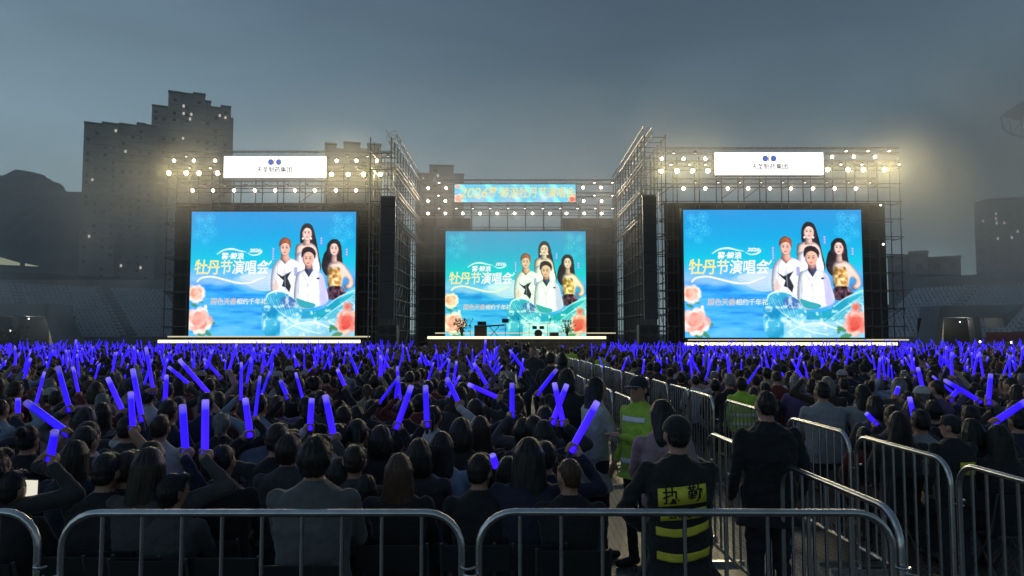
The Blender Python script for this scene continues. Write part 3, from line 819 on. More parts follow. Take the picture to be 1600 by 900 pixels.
def sign(label, px0, px1, py0, py1, Y):
    p0, p1 = at(px0, py1, Y), at(px1, py0, Y)
    w, h = p1.x - p0.x, p1.z - p0.z
    t = thing("sponsor_sign", label, "sign", ((p0.x + p1.x) / 2, Y, p0.z), 0, "white sponsor signs")
    MB().box((0, 0.12, h / 2), (w, 0.2, h)).build("face", E_SIGN, t)
    MB().box((0, 0.36, h / 2), (w + .1, 0.26, h + .1)).build("sign_frame", M_BLACK, t)
    lg = thing("logo", None, None); lg.parent = t; lg.location = (0, -0.0, h * .72)
    for s_ in (-1, 1):
        pts = [(s_ * (0.08 + 0.36 * (.5 - .5 * math.cos(a)) ), 0.205 * math.sin(a) * (1.05 if 0.5 < a < 2.4 else 1)) for a in np.linspace(0, 2 * math.pi, 28, endpoint=False)]
        pts = [(s_ * .28 + .2 * math.cos(a), .21 * math.sin(a)) for a in np.linspace(0, 2 * math.pi, 28, endpoint=False)]
        MB().poly(pts, -0.01, 0.015).build("blue_lobe", E_BLUE, lg)
    MB().poly([(-.11, -.2), (-.03, -.22), (.03, .2), (-.06, .21)], -0.02, -0.011).build("orange_bar", E_ORANGE, lg)
    MB().poly([(.03, -.22), (.09, -.2), (.1, .2), (.05, .21)], -0.025, -0.012).build("white_bar", E_SIGN, lg)
    text_part("lettering", "天圣制药集团", .42, E_GREYTX, t, (0, -0.03, h * .34), 0, 0.004, sx=1.0)
    text_part("lettering", "TIANSHENG PHARMACEUTICAL GROUP", .125, E_GREYTX, t, (0, -0.02, h * .1), 0, 0.0)
    return t
sign("white sponsor sign with blue logo above the left stage", 349, 509, 244, 277, 50.0)
sign("white sponsor sign with blue logo above the right stage", 1118, 1286.5, 238, 272.5, 48.6)

# narrow banner over the middle stage
def banner_img():
    src = IMG
    b_ = np.zeros((44, 280, 3))
    X = np.linspace(0, 1, 280)[None, :]; Y = np.linspace(0, 1, 44)[:, None]
    b_[..., 0] = 90 / 255 + .25 * (np.sin(X * 23 + Y * 4) * .5 + .5) * (Y > .4); b_[..., 1] = 200 / 255 + 0 * X * Y; b_[..., 2] = 236 / 255
    cl = np.sin(X * 17 + 3 * Y) * np.sin(X * 41 - 5 * Y) 
    b_ += (np.clip(cl, 0, 1) * .22)[..., None]
    pe = src[int(PH * .76):int(PH * .985), 0:int(PW * .13)]
    def put(p, x, y):
        b_[y:y + p.shape[0], x:x + p.shape[1]] = p[:44 - y, :280 - x]
    put(pe[::2, ::2], 0, 22)
    pf = src[int(PH * .79):int(PH * .985), int(PW * .885):]
    put(pf[::2, ::2], 262, 24)
    put(pe[4:24:2, 6:30:2], 2, 0)
    return np.clip(b_, 0, 1)
p0, p1 = at(710, 316, 60.5), at(899.5, 288, 60.5)
bw, bh = p1.x - p0.x, p1.z - p0.z
t = thing("led_banner", "narrow turquoise LED banner with gold title over the middle stage", "banner", ((p0.x + p1.x) / 2, 60.5, p0.z))
me = picture_mesh("banner picture", banner_img(), bw, bh); me.materials.append(M_LED)
o = link("display", me, t); o.color = (.9, 1.05, 1, 1)
MB().box((0, 0.2, bh / 2), (bw + .12, 0.3, bh + .12)).build("cabinet_frame", M_BLACK, t)
text_part("lettering", "2026", 1.15, E_GOLD, t, (-bw * .345, -.02, bh * .5), .25, .012, sx=1.05)
text_part("lettering", "雾·鲸浪牡丹节演唱会", .98, E_GOLD, t, (bw * .135, -.02, bh * .5), .12, .012, sx=.82)
# ------------------------------------------------------------------ stages
E_STRIP = emit("warm light strip", (1.0, 0.9, 0.55), 1.7, sampling="NONE")
E_STRIP2 = emit("dim light strip", (1.0, 0.9, 0.6), 0.7, sampling="NONE")
def stage(label, px0, px1, pyE, Y, px2, px3, py2, depth):
    a, b_ = at(px0, pyE, Y), at(px1, pyE, Y)
    zt = a.z
    cx = (a.x + b_.x) / 2; w = b_.x - a.x
    t = thing("stage", label, "stage", (cx, Y, 0), 0, "stage platforms")
    MB().box((0, depth / 2 + .1, zt - .15), (w + .6, depth, .3)).build("deck", M_BLACK, t)
    sk = MB()
    n = 60
    for z in (0.02, zt - .3):
        pass
    V, F = [], []
    for i in range(n * 2 + 1):
        x = -w / 2 + w * i / (n * 2); y = .06 * (i % 2)
        V += [(x, y, 0.01), (x, y, zt - .3), (x, y + .03, zt - .3), (x, y + .03, .01)]
    for i in range(n * 2):
        for q in range(4): F.append((i * 4 + q, i * 4 + (q + 1) % 4, i * 4 + 4 + (q + 1) % 4, i * 4 + 4 + q))
    sk.add(V, F).build("skirt", mat("stage skirt", (0.16, 0.13, 0.1), 0.9, 0, 0.3, 1.5), t)
    MB().box((0, .0, zt), (w, .12, .2), 0).build("light_strip", E_STRIP, t, bevel=0.02)
    c, d = at(px2, py2, Y + 3.0), at(px3, py2, Y + 3.0)
    MB().box(((c.x + d.x) / 2 - cx, 3.0, c.z), (d.x - c.x, .06, .09)).build("rear_light_strip", E_STRIP2, t)
    return t, zt
stage("left stage platform with a glowing strip along its front edge", 247, 563, 533.5, 47.6, 262, 578, 526, 6)
stage("right stage platform with a glowing strip along its front edge", 1070, 1402, 537.5, 46.4, 1075, 1420, 531, 6)
_, ZC = stage("middle stage platform set back behind the crowd, glowing front edge", 668, 947, 527.5, 57.0, 680, 962, 520.5, 8)

# ------------------------------------------------------------------ curtains
def curtain(label, px0, px1, py0, py1, Y, group="black stage curtains"):
    p0, p1 = at(px0, py1, Y), at(px1, py0, Y)
    w, h = p1.x - p0.x, p1.z
    t = thing("stage_curtain", label, "curtain", ((p0.x + p1.x) / 2, Y, 0), 0, group)
    n = max(12, int(w / 0.22))
    V, F = [], []
    for i in range(n + 1):
        x = -w / 2 + w * i / n
        y = .07 * math.sin(i * 1.7) + .04 * noise.noise((x * .7, 3.1, Y))
        for z in np.linspace(0.05, h, 6): V.append((x, y * (1.15 - z / h * .6), z))
    for i in range(n):
        for k in range(5): F.append((i * 6 + k, i * 6 + 6 + k, i * 6 + 7 + k, i * 6 + 1 + k))
    o = MB().add(V, F).build("cloth", M_DRAPE, t, smooth=True)
    so = o.modifiers.new("thickness", "SOLIDIFY"); so.thickness = 0.02
    MB().tube([(-w / 2, 0.03, h + .03), (w / 2, 0.03, h + .03)], .035, 6).build("rail", M_STEELD, t)
    return t
curtain("black curtain behind the left stage's poster screen", 268, 604, 318, 532, 53.4)
curtain("black curtain behind the right stage's poster screen", 1040, 1382, 318, 532, 51.6)
curtain("black curtain right of the middle poster screen", 880, 962, 342, 530, 63.8)
curtain("black curtain left of the middle poster screen", 652, 735, 342, 530, 63.8)

for lb, x_ in (("black net curtain inside the scaffold wall left of the middle stage", -9.0), ("black net curtain inside the scaffold wall right of the middle stage", 9.75)):
    c_ = curtain(lb, 800 - 130, 800 + 130, 360, 530, 63.0)
    c_.rotation_euler.z = R(90); c_.location = (x_, 55.6, 0)
# ------------------------------------------------------------------ scaffolds
def scaffold(label, x0, x1, Y0, Y1, H, step, lift, seed, brace=5, along="x"):
    """two planes of tubes with ledgers; local x runs along the wall"""
    t = thing("scaffold", label, "scaffold", (x0, Y0, 0), 0 if along == "x" else R(90), "steel scaffolds round the stages")
    Ln = (x1 - x0) if along == "x" else (Y1 - Y0)
    dp = (Y1 - Y0) if along == "x" else -(x1 - x0)
    n = max(1, round(Ln / step)); st = Ln / n
    r = 0.04
    for pl in (0, dp):
        for i in range(n + 1):
            MB().tube([(i * st, pl, 0), (i * st, pl, H)], r, 6).build("upright", M_STEELD, t)
        k = 1
        while k * lift <= H + .01:
            MB().tube([(-.15, pl - .05, k * lift), (Ln + .15, pl - .05, k * lift)], r * .85, 6).build("ledger", M_STEELD, t)
            k += 1
    nl = int(H / lift)
    r2 = random.Random(seed)
    for i in range(n + 1):
        for k in range(1, nl + 1):
            if (i + k) % 2 == 0 or k == nl:
                MB().tube([(i * st + .05, -.1 if dp > 0 else .1, k * lift - .09), (i * st + .05, dp + (.1 if dp > 0 else -.1), k * lift - .09)], r * .8, 5).build("transom", M_STEELD, t)
    for q in range(brace):
        i, k = r2.randrange(n), r2.randrange(max(1, nl - 1))
        MB().tube([(i * st, -.08 if dp > 0 else .08, k * lift + .2), ((i + 1) * st, -.08 if dp > 0 else .08, (k + 1) * lift + .1)], r * .7, 5).build("brace", M_STEELD, t)
    return t
scaffold("tall steel scaffold carrying the left stage's lights", at(258, 400, 51.5).x, at(604, 400, 51.5).x, 51.6, 53.0, 14.2, 1.6, 1.25, 1, 8)
scaffold("tall steel scaffold carrying the right stage's lights", at(1024, 400, 50).x, at(1408, 400, 50).x, 49.9, 51.2, 14.4, 1.6, 1.25, 2, 8)
scaffold("wide steel scaffold behind the middle stage", at(652, 400, 63).x, at(962, 400, 63).x, 62.2, 63.5, 13.6, 1.6, 1.25, 3, 6)
scaffold("deep scaffold wall between the left and middle stages", -8.2, -9.6, 48.0, 63.0, 15.3, 1.36, 1.1, 4, 22, along="y")
scaffold("deep scaffold wall between the middle and right stages", 10.4, 9.0, 48.0, 63.0, 15.5, 1.36, 1.1, 5, 22, along="y")

# lattice trusses of aluminium along the top of the two deep walls and carrying the lamps
def truss(label, A, B, size=0.42, group="aluminium lighting trusses"):
    A, B = Vector(A), Vector(B)
    d = B - A; L = d.length
    t = thing("lighting_truss", label, "truss", A, 0, group)
    q = d.to_track_quat("X", "Z"); t.rotation_euler = q.to_euler()
    h = size / 2
    for y in (-h, h):
        for z in (-h, h):
            MB().tube([(0, y, z), (L, y, z)], .035, 6).build("chord", M_ALU, t)
    n = max(2, int(L / (size * 1.2)))
    m = MB()
    for face in range(4):
        pts = []
        for i in range(n + 1):
            s_ = 1 if i % 2 else -1
            x = L * i / n
            pts.append({0: (x, -h, s_ * h), 1: (x, h, s_ * h), 2: (x, s_ * h, h), 3: (x, s_ * h, -h)}[face])
        m.tube(pts, .018, 4)
    m.build("lattice", M_ALU, t)
    return t
truss("sloping truss along the top of the left deep scaffold wall", (-8.2, 47.8, 15.4), (-8.2, 63.2, 15.4), .6)
truss("truss along the top of the right deep scaffold wall", (9.2, 47.8, 15.7), (9.2, 63.2, 15.6), .6)
for k, (z, a) in enumerate(((13.4, 48), (11.6, 49), (9.8, 51))):
    truss(f"{ORD[k+1]} truss from the top on the left deep scaffold wall", (-8.0, a, z), (-8.0, 63, z), .3)
    truss(f"{ORD[k+1]} truss from the top on the right deep scaffold wall", (9.0, a, z + .2), (9.0, 63, z + .2), .3)

# ------------------------------------------------------------------ lamps on the trusses
def lamp_mats(name, col, st): return emit(name, col, st, sampling="NONE" if "small" in name else "FRONT")
E_WARM = lamp_mats("floodlight lens warm yellow", (1.0, 0.84, 0.40), 1180)
E_PINK = lamp_mats("floodlight lens warm white", (1.0, 0.80, 0.55), 870)
E_TINY = lamp_mats("small lamp lens", (1.0, 0.92, 0.82), 10)
def make_lamp(name, r, lens, tilt, cat):
    root = thing(name, None, cat)
    M = Matrix.Rotation(R(tilt), 4, "X") @ Matrix.Rotation(R(90), 4, "X")
    MB().lathe([(r * .55, -r * 1.7), (r * .8, -r * 1.5), (r * .95, -r * .5), (r * 1.16, -.012), (r * 1.16, .02), (r * 1.03, .02), (r * 1.03, -.03)], 16, M=M).build("housing", M_BLACK, root, smooth=True)
    n = 14   # a domed glass front, its back open inside the can
    V = [M @ Vector((0, 0, .03))] + [M @ Vector((r * .98 * math.cos(2 * math.pi * k / n), r * .98 * math.sin(2 * math.pi * k / n), .005)) for k in range(n)]
    lm = bpy.data.meshes.new("lens"); lm.from_pydata(V, [], [(0, 1 + k, 1 + (k + 1) % n) for k in range(n)]); lm.materials.append(lens)
    link("lens", lm, root)
    y = MB(); y.tube([(-r * 1.3, r * .6, 0), (-r * 1.3, r * .6, r * 1.6), (0, r * .6, r * 2.0), (r * 1.3, r * .6, r * 1.6), (r * 1.3, r * .6, 0)], .02, 5); y.build("yoke", M_BLACK, root)
    return root
PROTO = {"warm": make_lamp("stage_floodlight", .14, E_WARM, 12, "floodlight"), "pink": make_lamp("stage_floodlight", .10, E_PINK, 12, "floodlight"), "tiny": make_lamp("stage_downlight", .085, E_TINY, 66, "downlight")}
USED = set()
def lamp(kind, px, py, Y, label, group):
    p = at(px, py, Y)
    if kind not in USED:
        USED.add(kind); o = PROTO[kind]; o.location = p
        return tag(o, label, None, group)
    return dup(PROTO[kind], p, 0, label, group)
def lamp_row(kind, pxs, py, Y, where):
    adj = {"warm": "big yellow floodlight", "pink": "round warm white floodlight", "tiny": "small white downlight"}[kind]
    for i, px in enumerate(pxs):
        lamp(kind, px, py, Y, f"{adj}, {ordn(i)} from left {where}", {"warm": "yellow floodlights", "pink": "warm white floodlights", "tiny": "small downlights"}[kind])
YL, YR, YM = 50.0, 48.6, 60.5
lamp_row("tiny", (291, 322), 244, YL + .7, "in the top row left of the left sign")
lamp_row("pink", (272, 303, 336), 251, YL, "in the upper row left of the left sign")
lamp_row("tiny", (297, 329), 263, YL + .7, "in the second row left of the left sign")
lamp_row("warm", (264, 291, 311, 340), 270.5, YL, "in the lower row left of the left sign")
lamp_row("tiny", (542, 574, 606), 244, YL + .7, "in the top row right of the left sign")
lamp_row("pink", (526, 557, 589), 251, YL, "in the upper row right of the left sign")
lamp_row("tiny", (534, 560, 585, 611), 265, YL + .7, "in the second row right of the left sign")
lamp_row("warm", (518, 544, 568, 594), 272.5, YL, "in the lower row right of the left sign")
lamp_row("tiny", (320, 352, 384, 416, 448, 479, 510, 541, 573), 291, YL + .7, "above the left poster screen")
lamp_row("pink", (301, 333, 366, 398, 430, 461, 492, 525, 556), 297.5, YL, "above the left poster screen")
lamp_row("tiny", (1053, 1086), 239, YR + .7, "in the top row left of the right sign")
lamp_row("pink", (1034, 1068, 1102), 248, YR, "in the upper row left of the right sign")
lamp_row("tiny", (1048, 1077, 1102), 257.5, YR + .7, "in the second row left of the right sign")
lamp_row("warm", (1033, 1058, 1082, 1106), 267, YR, "in the lower row left of the right sign")
lamp_row("tiny", (1322, 1356, 1389), 236, YR + .7, "in the top row right of the right sign")
lamp_row("pink", (1300, 1334, 1367), 245, YR, "in the upper row right of the right sign")
lamp_row("tiny", (1314, 1347, 1405), 257, YR + .7, "in the second row right of the right sign")
lamp_row("warm", (1293, 1325, 1349, 1382), 265, YR, "in the lower row right of the right sign")
lamp_row("tiny", (1087, 1122, 1156, 1189, 1223, 1257, 1291, 1325, 1359), 286, YR + .7, "above the right poster screen")
lamp_row("pink", (1068, 1102, 1137, 1169, 1203, 1236, 1270, 1304, 1337), 294.5, YR, "above the right poster screen")
lamp_row("pink", (669, 697), 294, YM, "in the top pair left of the narrow banner")
lamp_row("pink", (669, 696), 314, YM, "in the second pair left of the narrow banner")
lamp_row("pink", (911, 939), 293, YM, "in the top pair right of the narrow banner")
lamp_row("pink", (912, 940), 314, YM, "in the second pair right of the narrow banner")
lamp_row("pink", (669, 696, 723, 750, 777, 804, 832, 859, 885, 913, 940), 333.5, YM, "in the row under the narrow banner")
lamp_row("tiny", (686, 713, 739, 766, 794, 820, 848, 875, 902, 930, 957), 326, YM + .7, "in the row under the narrow banner")
lamp_row("tiny", (686, 929, 957), 285.5, YM + .7, "level with the narrow banner's top")
lamp_row("tiny", (685, 929, 957), 305.5, YM + .7, "level with the narrow banner's bottom")
def row_truss(label, px0, px1, py, Y):
    a, b_ = at(px0, py, Y), at(px1, py, Y)
    truss(label, (a.x, Y + .35, a.z + .55), (b_.x, Y + .35, a.z + .55), .36)
row_truss("upper lighting truss across the left stage top", 256, 612, 251, YL)
row_truss("middle lighting truss behind the left sign's lower lamps", 256, 612, 271, YL)
row_truss("lower lighting truss just above the left poster screen", 280, 590, 297, YL)
row_truss("upper lighting truss across the right stage top", 1024, 1408, 246, YR)
row_truss("middle lighting truss behind the right sign's lower lamps", 1024, 1408, 266, YR)
row_truss("lower lighting truss just above the right poster screen", 1050, 1375, 294, YR)
row_truss("upper lighting truss over the middle stage", 660, 960, 293, YM + .4)
row_truss("second lighting truss over the middle stage behind the banner", 660, 960, 313, YM + .4)
row_truss("lowest lighting truss over the middle stage under the banner", 660, 960, 333, YM)
small_lamp("small white work lamp right of the right poster screen, upper one", 1375, 321, 49, 0, r=.05)
small_lamp("small white work lamp right of the right poster screen, lower one", 1379, 382, 49, 0, r=.06)

# ------------------------------------------------------------------ hung loudspeakers
def line_array(label, px, py0, py1, Y, w):
    top, bot = at(px, py0, Y), at(px, py1, Y)
    n = 13; h = (top.z - bot.z) / n
    t = thing("line_array", label, "loudspeaker", (top.x, Y, top.z), 0, "hung loudspeaker columns")
    for k in range(n):
        yy = -.014 * (k ** 1.6) * .3
        m = MB(); m.add([(-w / 2, yy - .35, -k * h), (w / 2, yy - .35, -k * h), (w / 2 * .8, yy + .35, -k * h - .03), (-w / 2 * .8, yy + .35, -k * h - .03),
                         (-w / 2, yy - .38, -k * h - h + .025), (w / 2, yy - .38, -k * h - h + .025), (w / 2 * .8, yy + .35, -k * h - h + .05), (-w / 2 * .8, yy + .35, -k * h - h + .05)],
                        [(0, 1, 2, 3), (7, 6, 5, 4), (0, 4, 5, 1), (1, 5, 6, 2), (2, 6, 7, 3), (3, 7, 4, 0)])
        m.build("cabinet", M_BLACK, t)
    MB().box((0, 0, .08), (w, .5, .1)).build("bumper_frame", M_STEELD, t)
    MB().tube([(w / 2 + .12, -.3, .3), (w / 2 + .12, -.3, -n * h)], .035, 6).build("guide_pole", M_ALU, t)
    return t
line_array("tall black line array hung right of the left stage", 608, 310, 500, 47.6, .98)
line_array("tall black line array hung left of the right stage", 1013, 308, 500, 47.4, .9)
# floor stacks at the stage corners
def sub_stack(label, px, Y, n):
    p = at(px, 530, Y)
    t = thing("subwoofer_stack", label, "loudspeaker", (p.x, Y, 0), 0, "bass loudspeaker stacks")
    for k in range(n):
        c = MB().box((0, 0, .32 + k * .64), (1.25, .9, .62)).build("cabinet", M_BLACK, t, bevel=.02)
        g_ = MB(); g_.lathe([(.24, 0), (.26, .02), (.12, .05)], 16, M=Matrix.Translation((-.3, -.46, .32 + k * .64)) @ Matrix.Rotation(R(90), 4, "X")); g_.build("cone", M_RUBBER, c)
        g_ = MB(); g_.lathe([(.24, 0), (.26, .02), (.12, .05)], 16, M=Matrix.Translation((.3, -.46, .32 + k * .64)) @ Matrix.Rotation(R(90), 4, "X")); g_.build("cone", M_RUBBER, c)
    return t
sub_stack("dark bass speaker stack between left and middle stages", 606, 46, 4)
sub_stack("dark bass speaker stack between middle and right stages", 1012, 46, 4)

# ------------------------------------------------------------------ instruments on the middle stage
def on_stage(px, Y=57.8):
    p = at(px, 520, Y); return Vector((p.x, Y, ZC + .13 - .13))
p = on_stage(772)
t = thing("keyboard", "flat keyboard on a cross stand, left of the stage middle", "keyboard", p)
MB().box((0, 0, .95), (1.7, .4, .12), M=Matrix.Rotation(R(-4), 4, "Y")).build("body", M_BLACK, t, bevel=.02)
for s_ in (-1, 1): MB().tube([(-.4 * s_, -.1 * s_, 0), (.4 * s_, -.1 * s_, .9)], .03, 6).build("stand_leg", M_BLACK, t)
MB().box((.9, .1, 1.35), (.55, .06, .32)).build("tablet", M_BLACK, t)
MB().tube([(.9, .1, 0), (.9, .1, 1.3)], .02, 6).build("tablet_stand", M_BLACK, t)
p = on_stage(841, 58.5)
t = thing("drum_kit", "low drum kit with two cymbals on the middle stage", "drums", p)
MB().lathe([(.3, -.25), (.32, -.2), (.32, .2), (.3, .25)], 20, M=Matrix.Translation((0, -.1, .33)) @ Matrix.Rotation(R(90), 4, "X")).build("bass_drum", M_BLACK, t, smooth=True)
for x in (-.42, .42): MB().lathe([(.17, 0), (.19, .02), (.19, .24), (.17, .26)], 16, M=Matrix.Translation((x * .7, .1, .68))).build("tom", M_BLACK, t, smooth=True)
for x, z in ((-.75, 1.12), (.75, 1.1)):
    c = MB(); c.lathe([(.34, 0), (.3, .02), (.06, .05)], 20, M=Matrix.Translation((x, 0, z))); c.build("cymbal", mat("brass", (.5, .36, .12), .35, 1), t, smooth=True)
    MB().tube([(x, 0, 0), (x, 0, z)], .018, 6).build("cymbal_stand", M_STEELD, t)
MB().lathe([(.18, .0), (.2, .03), (.19, .1)], 14, M=Matrix.Translation((0, .75, .45))).build("stool", M_BLACK, t)
p = on_stage(751)
t = thing("amplifier", "brown guitar amplifier on the middle stage, left of the keyboard", "amplifier", p)
MB().box((0, 0, .5), (1.0, .5, .96)).build("cabinet", mat("brown tolex", (.06, .04, .03), .7), t, bevel=.04)
MB().box((0.1, 0, 1.14), (.7, .4, .3)).build("head_unit", M_BLACK, t, bevel=.03)
p = on_stage(866)
t = thing("floor_monitor", "small black floor monitor right of the drum kit", "loudspeaker", p)
MB().add([(-.35, -.3, 0), (.35, -.3, 0), (.35, .3, 0), (-.35, .3, 0), (-.35, -.05, .42), (.35, -.05, .42), (.35, .3, .42), (-.35, .3, .42)], [(0, 1, 2, 3), (4, 5, 6, 7), (0, 1, 5, 4), (1, 2, 6, 5), (2, 3, 7, 6), (3, 0, 4, 7)]).build("cabinet", M_BLACK, t)
MB().lathe([(.14, 0), (.15, .01), (.06, .03)], 14, M=Matrix.Translation((0, -.19, .22)) @ Matrix.Rotation(R(58), 4, "X")).build("cone", M_RUBBER, t)
shrub("bushy potted plant at the left end of the middle stage", on_stage(722), 1.5, 150, 8, M_LEAF)
shrub("potted plant with pale flowers at the right end of the middle stage", on_stage(886), 1.4, 130, 9, mat("pale flower", (.35, .36, .22), .7, 0, .5, 3))

# camera operators and mic stands seen against the glowing edge
for i, (px, d) in enumerate(((735, .2), (812, -.1), (858, .1))):
    p = on_stage(px, 57.6)
    t = thing("microphone_stand", ("thin microphone stand beside the amplifier", "thin microphone stand at the centre of the middle stage", "thin microphone stand left of the floor monitor")[i], "microphone stand", p, 0, "microphone stands")
    MB().tube([(0, 0, 0), (0, 0, 1.15), (d, -.2, 1.45)], .016, 6).build("pole", M_STEELD, t)
    MB().lathe([(.22, 0), (.2, .03), (.02, .05)], 12).build("base", M_BLACK, t)
    MB().lathe([(.03, -.05), (.045, 0), (.03, .06)], 10, M=Matrix.Translation((d, -.2, 1.48))).build("microphone", M_BLACK, t)
# ------------------------------------------------------------------ crowd barriers
def make_barrier(L, nb, H=1.15, label=None, loc=(0, 0, 0), rz=0, group="steel crowd barriers"):
    t = thing("crowd_barrier", label, "barrier", loc, rz, group)
    r = .019; c = .17; h = L / 2 - r
    pts = [(-h, 0, .04), (-h, 0, H - r - c)]
    pts += [(-h + c - c * math.cos(a), 0, H - r - c + c * math.sin(a)) for a in np.linspace(0, math.pi / 2, 7)[1:]]
    pts += [(h - c + c * math.sin(a), 0, H - r - c + c * math.cos(a)) for a in np.linspace(0, math.pi / 2, 7)]
    pts += [(h, 0, .04)]
    MB().tube(pts, r, 10).build("frame", M_STEEL, t, smooth=True)
    MB().tube([(-h + r, 0, .2), (h - r, 0, .2)], r * .85, 8).build("bottom_rail", M_STEEL, t, smooth=True)
    for i in range(nb):
        x = -h + 2 * h * (i + 1) / (nb + 1)
        MB().tube([(x, 0, .2), (x, 0, H - r)], .0105, 8).build("bar", M_STEEL, t, smooth=True)
    for s_ in (-1, 1):
        MB().box((s_ * (h - .05), 0, .02), (.05, .56, .035)).build("foot", M_STEEL, t)
        hk = [(s_ * h, -.02, .88 if s_ > 0 else .84)]
        hk += [(s_ * (h + .035 - .03 * math.cos(a)), -.02 - .035 * math.sin(a), .88 if s_ > 0 else .84) for a in np.linspace(.3, 2.9, 7)]
        MB().tube(hk, .007, 6).build("hook", M_STEEL, t)
    return t
BR = {}
BR["w"] = make_barrier(1.97, 9, label="front barrier across the left half of the crowd, between two others", loc=(-1.21, 3.54, 0), rz=R(.1))
dup(BR["w"], (.838, 3.55, 0), R(-.6), "front barrier before the guard in the yellow-striped vest", "steel crowd barriers", (1.035, 1, 1))
dup(BR["w"], (-3.27, 3.55, 0), R(.5), "front barrier at the far left, only its rounded end visible", "steel crowd barriers")
BR["n"] = make_barrier(1.36, 8, label="aisle barrier turning the corner beside the front row's right end", loc=(1.84, 4.2, 0), rz=R(93.5))
def line(pts, label, L=1.42):
    """barriers end to end along a polyline on plan"""
    P = [Vector((*p, 0)) for p in pts]
    seg, pos, i, k = 0, 0.0, 0, 0
    while seg < len(P) - 1:
        d = P[seg + 1] - P[seg]
        if pos + L > d.length + .4: 
            seg += 1; pos = max(0, pos - d.length); continue
        u = d.normalized(); a = P[seg] + u * pos
        m = a + u * (L / 2)
        dup(BR["n"], (m.x + rnd.uniform(-.02, .02), m.y, 0), math.atan2(u.y, u.x) + R(rnd.uniform(-1.2, 1.2)), f"{ordn(k)} barrier from the front {label}", "steel crowd barriers", (L / 1.42, 1, 1))
        pos += L; k += 1
line([(1.80, 5.02), (1.70, 7.0), (1.58, 9.4), (1.32, 15.8), (1.05, 22.5), (.35, 38)], "in the line left of the empty lane")
line([(3.06, 3.62), (2.92, 6.25), (2.80, 8.2), (2.77, 9.8), (2.58, 14.9), (2.33, 20.7), (1.98, 26.5), (1.2, 42)], "in the line right of the empty lane", 1.31)

# ------------------------------------------------------------------ people
def capsule(MBo, p0, r0, p1, r1, n=10):
    p0, p1 = Vector(p0), Vector(p1)
    d = p1 - p0; L = max(d.length, 1e-5); u = d / L
    pts, rs = [], []
    for a in np.linspace(-math.pi / 2 * .98, 0, 4): pts.append(p0 + u * (r0 * math.sin(a))); rs.append(max(r0 * math.cos(a), r0 * .05))
    for a in np.linspace(0, math.pi / 2 * .98, 4): pts.append(p1 + u * (r1 * math.sin(a))); rs.append(max(r1 * math.cos(a), r1 * .05))
    MBo.tube(pts, rs, n)
def ellmesh(MBo, c, r, M=None, n=14, m=10):
    V, F = [], []
    for j in range(m + 1):
        th = math.pi * (j + .02) / (m + .04)
        for i in range(n):
            a = 2 * math.pi * i / n
            q = Vector((r[0] * math.sin(th) * math.cos(a), r[1] * math.sin(th) * math.sin(a), r[2] * math.cos(th)))
            V.append(Vector(c) + (M @ q if M is not None else q))
    for j in range(m):
        for i in range(n): F.append((j * n + i, j * n + (i + 1) % n, (j + 1) * n + (i + 1) % n, (j + 1) * n + i))
    F.append(tuple(range(n))); F.append(tuple(reversed(range(m * n, (m + 1) * n))))
    MBo.add(V, F)
def ringmesh(MBo, rings, n=20):
    V, F = [], []
    for (z, cx, cy, rx, ry) in rings:
        for i in range(n):
            a = 2 * math.pi * i / n
            ca, sa = math.cos(a), math.sin(a)
            e_ = 0.82
            V.append((cx + rx * math.copysign(abs(ca) ** e_, ca), cy + ry * math.copysign(abs(sa) ** e_, sa), z))
    for j in range(len(rings) - 1):
        for i in range(n): F.append((j * n + i, j * n + (i + 1) % n, (j + 1) * n + (i + 1) % n, (j + 1) * n + i))
    F.append(tuple(reversed(range(n)))); F.append(tuple((len(rings) - 1) * n + i for i in range(n)))
    MBo.add(V, F)
class Prims(list):
    def cap(s, p0, r0, p1, r1, t): s.append(("c", np.array(p0, float), r0, np.array(p1, float), r1, t))
    def ell(s, c, r, t, M=None): s.append(("e", np.array(c, float), np.array(r, float), np.array(M) if M is not None else np.eye(3), t))
    def rings(s, R_, t): s.append(("r", R_, t))
def pdist(p, Q):
    if p[0] == "c":
        _, a, ra, b, rb, _t = p
        d = b - a; h = np.clip(((Q - a) @ d) / (d @ d + 1e-12), 0, 1)
        return np.linalg.norm(Q - a - h[:, None] * d, axis=1) - (ra + (rb - ra) * h)
    if p[0] == "e":
        q = (Q - p[1]) @ p[3]
        return (np.linalg.norm(q / p[2], axis=1) - 1) * p[2].min()
    z = np.array([r[0] for r in p[1]])
    f = lambda k: np.interp(Q[:, 2], z, np.array([r[k] for r in p[1]]))
    rx, ry = f(3), f(4)
    d = (np.sqrt(((Q[:, 0] - f(1)) / rx) ** 2 + ((Q[:, 1] - f(2)) / ry) ** 2) - 1) * np.minimum(rx, ry)
    return np.maximum(d, np.maximum(z[0] - Q[:, 2], Q[:, 2] - z[-1]))
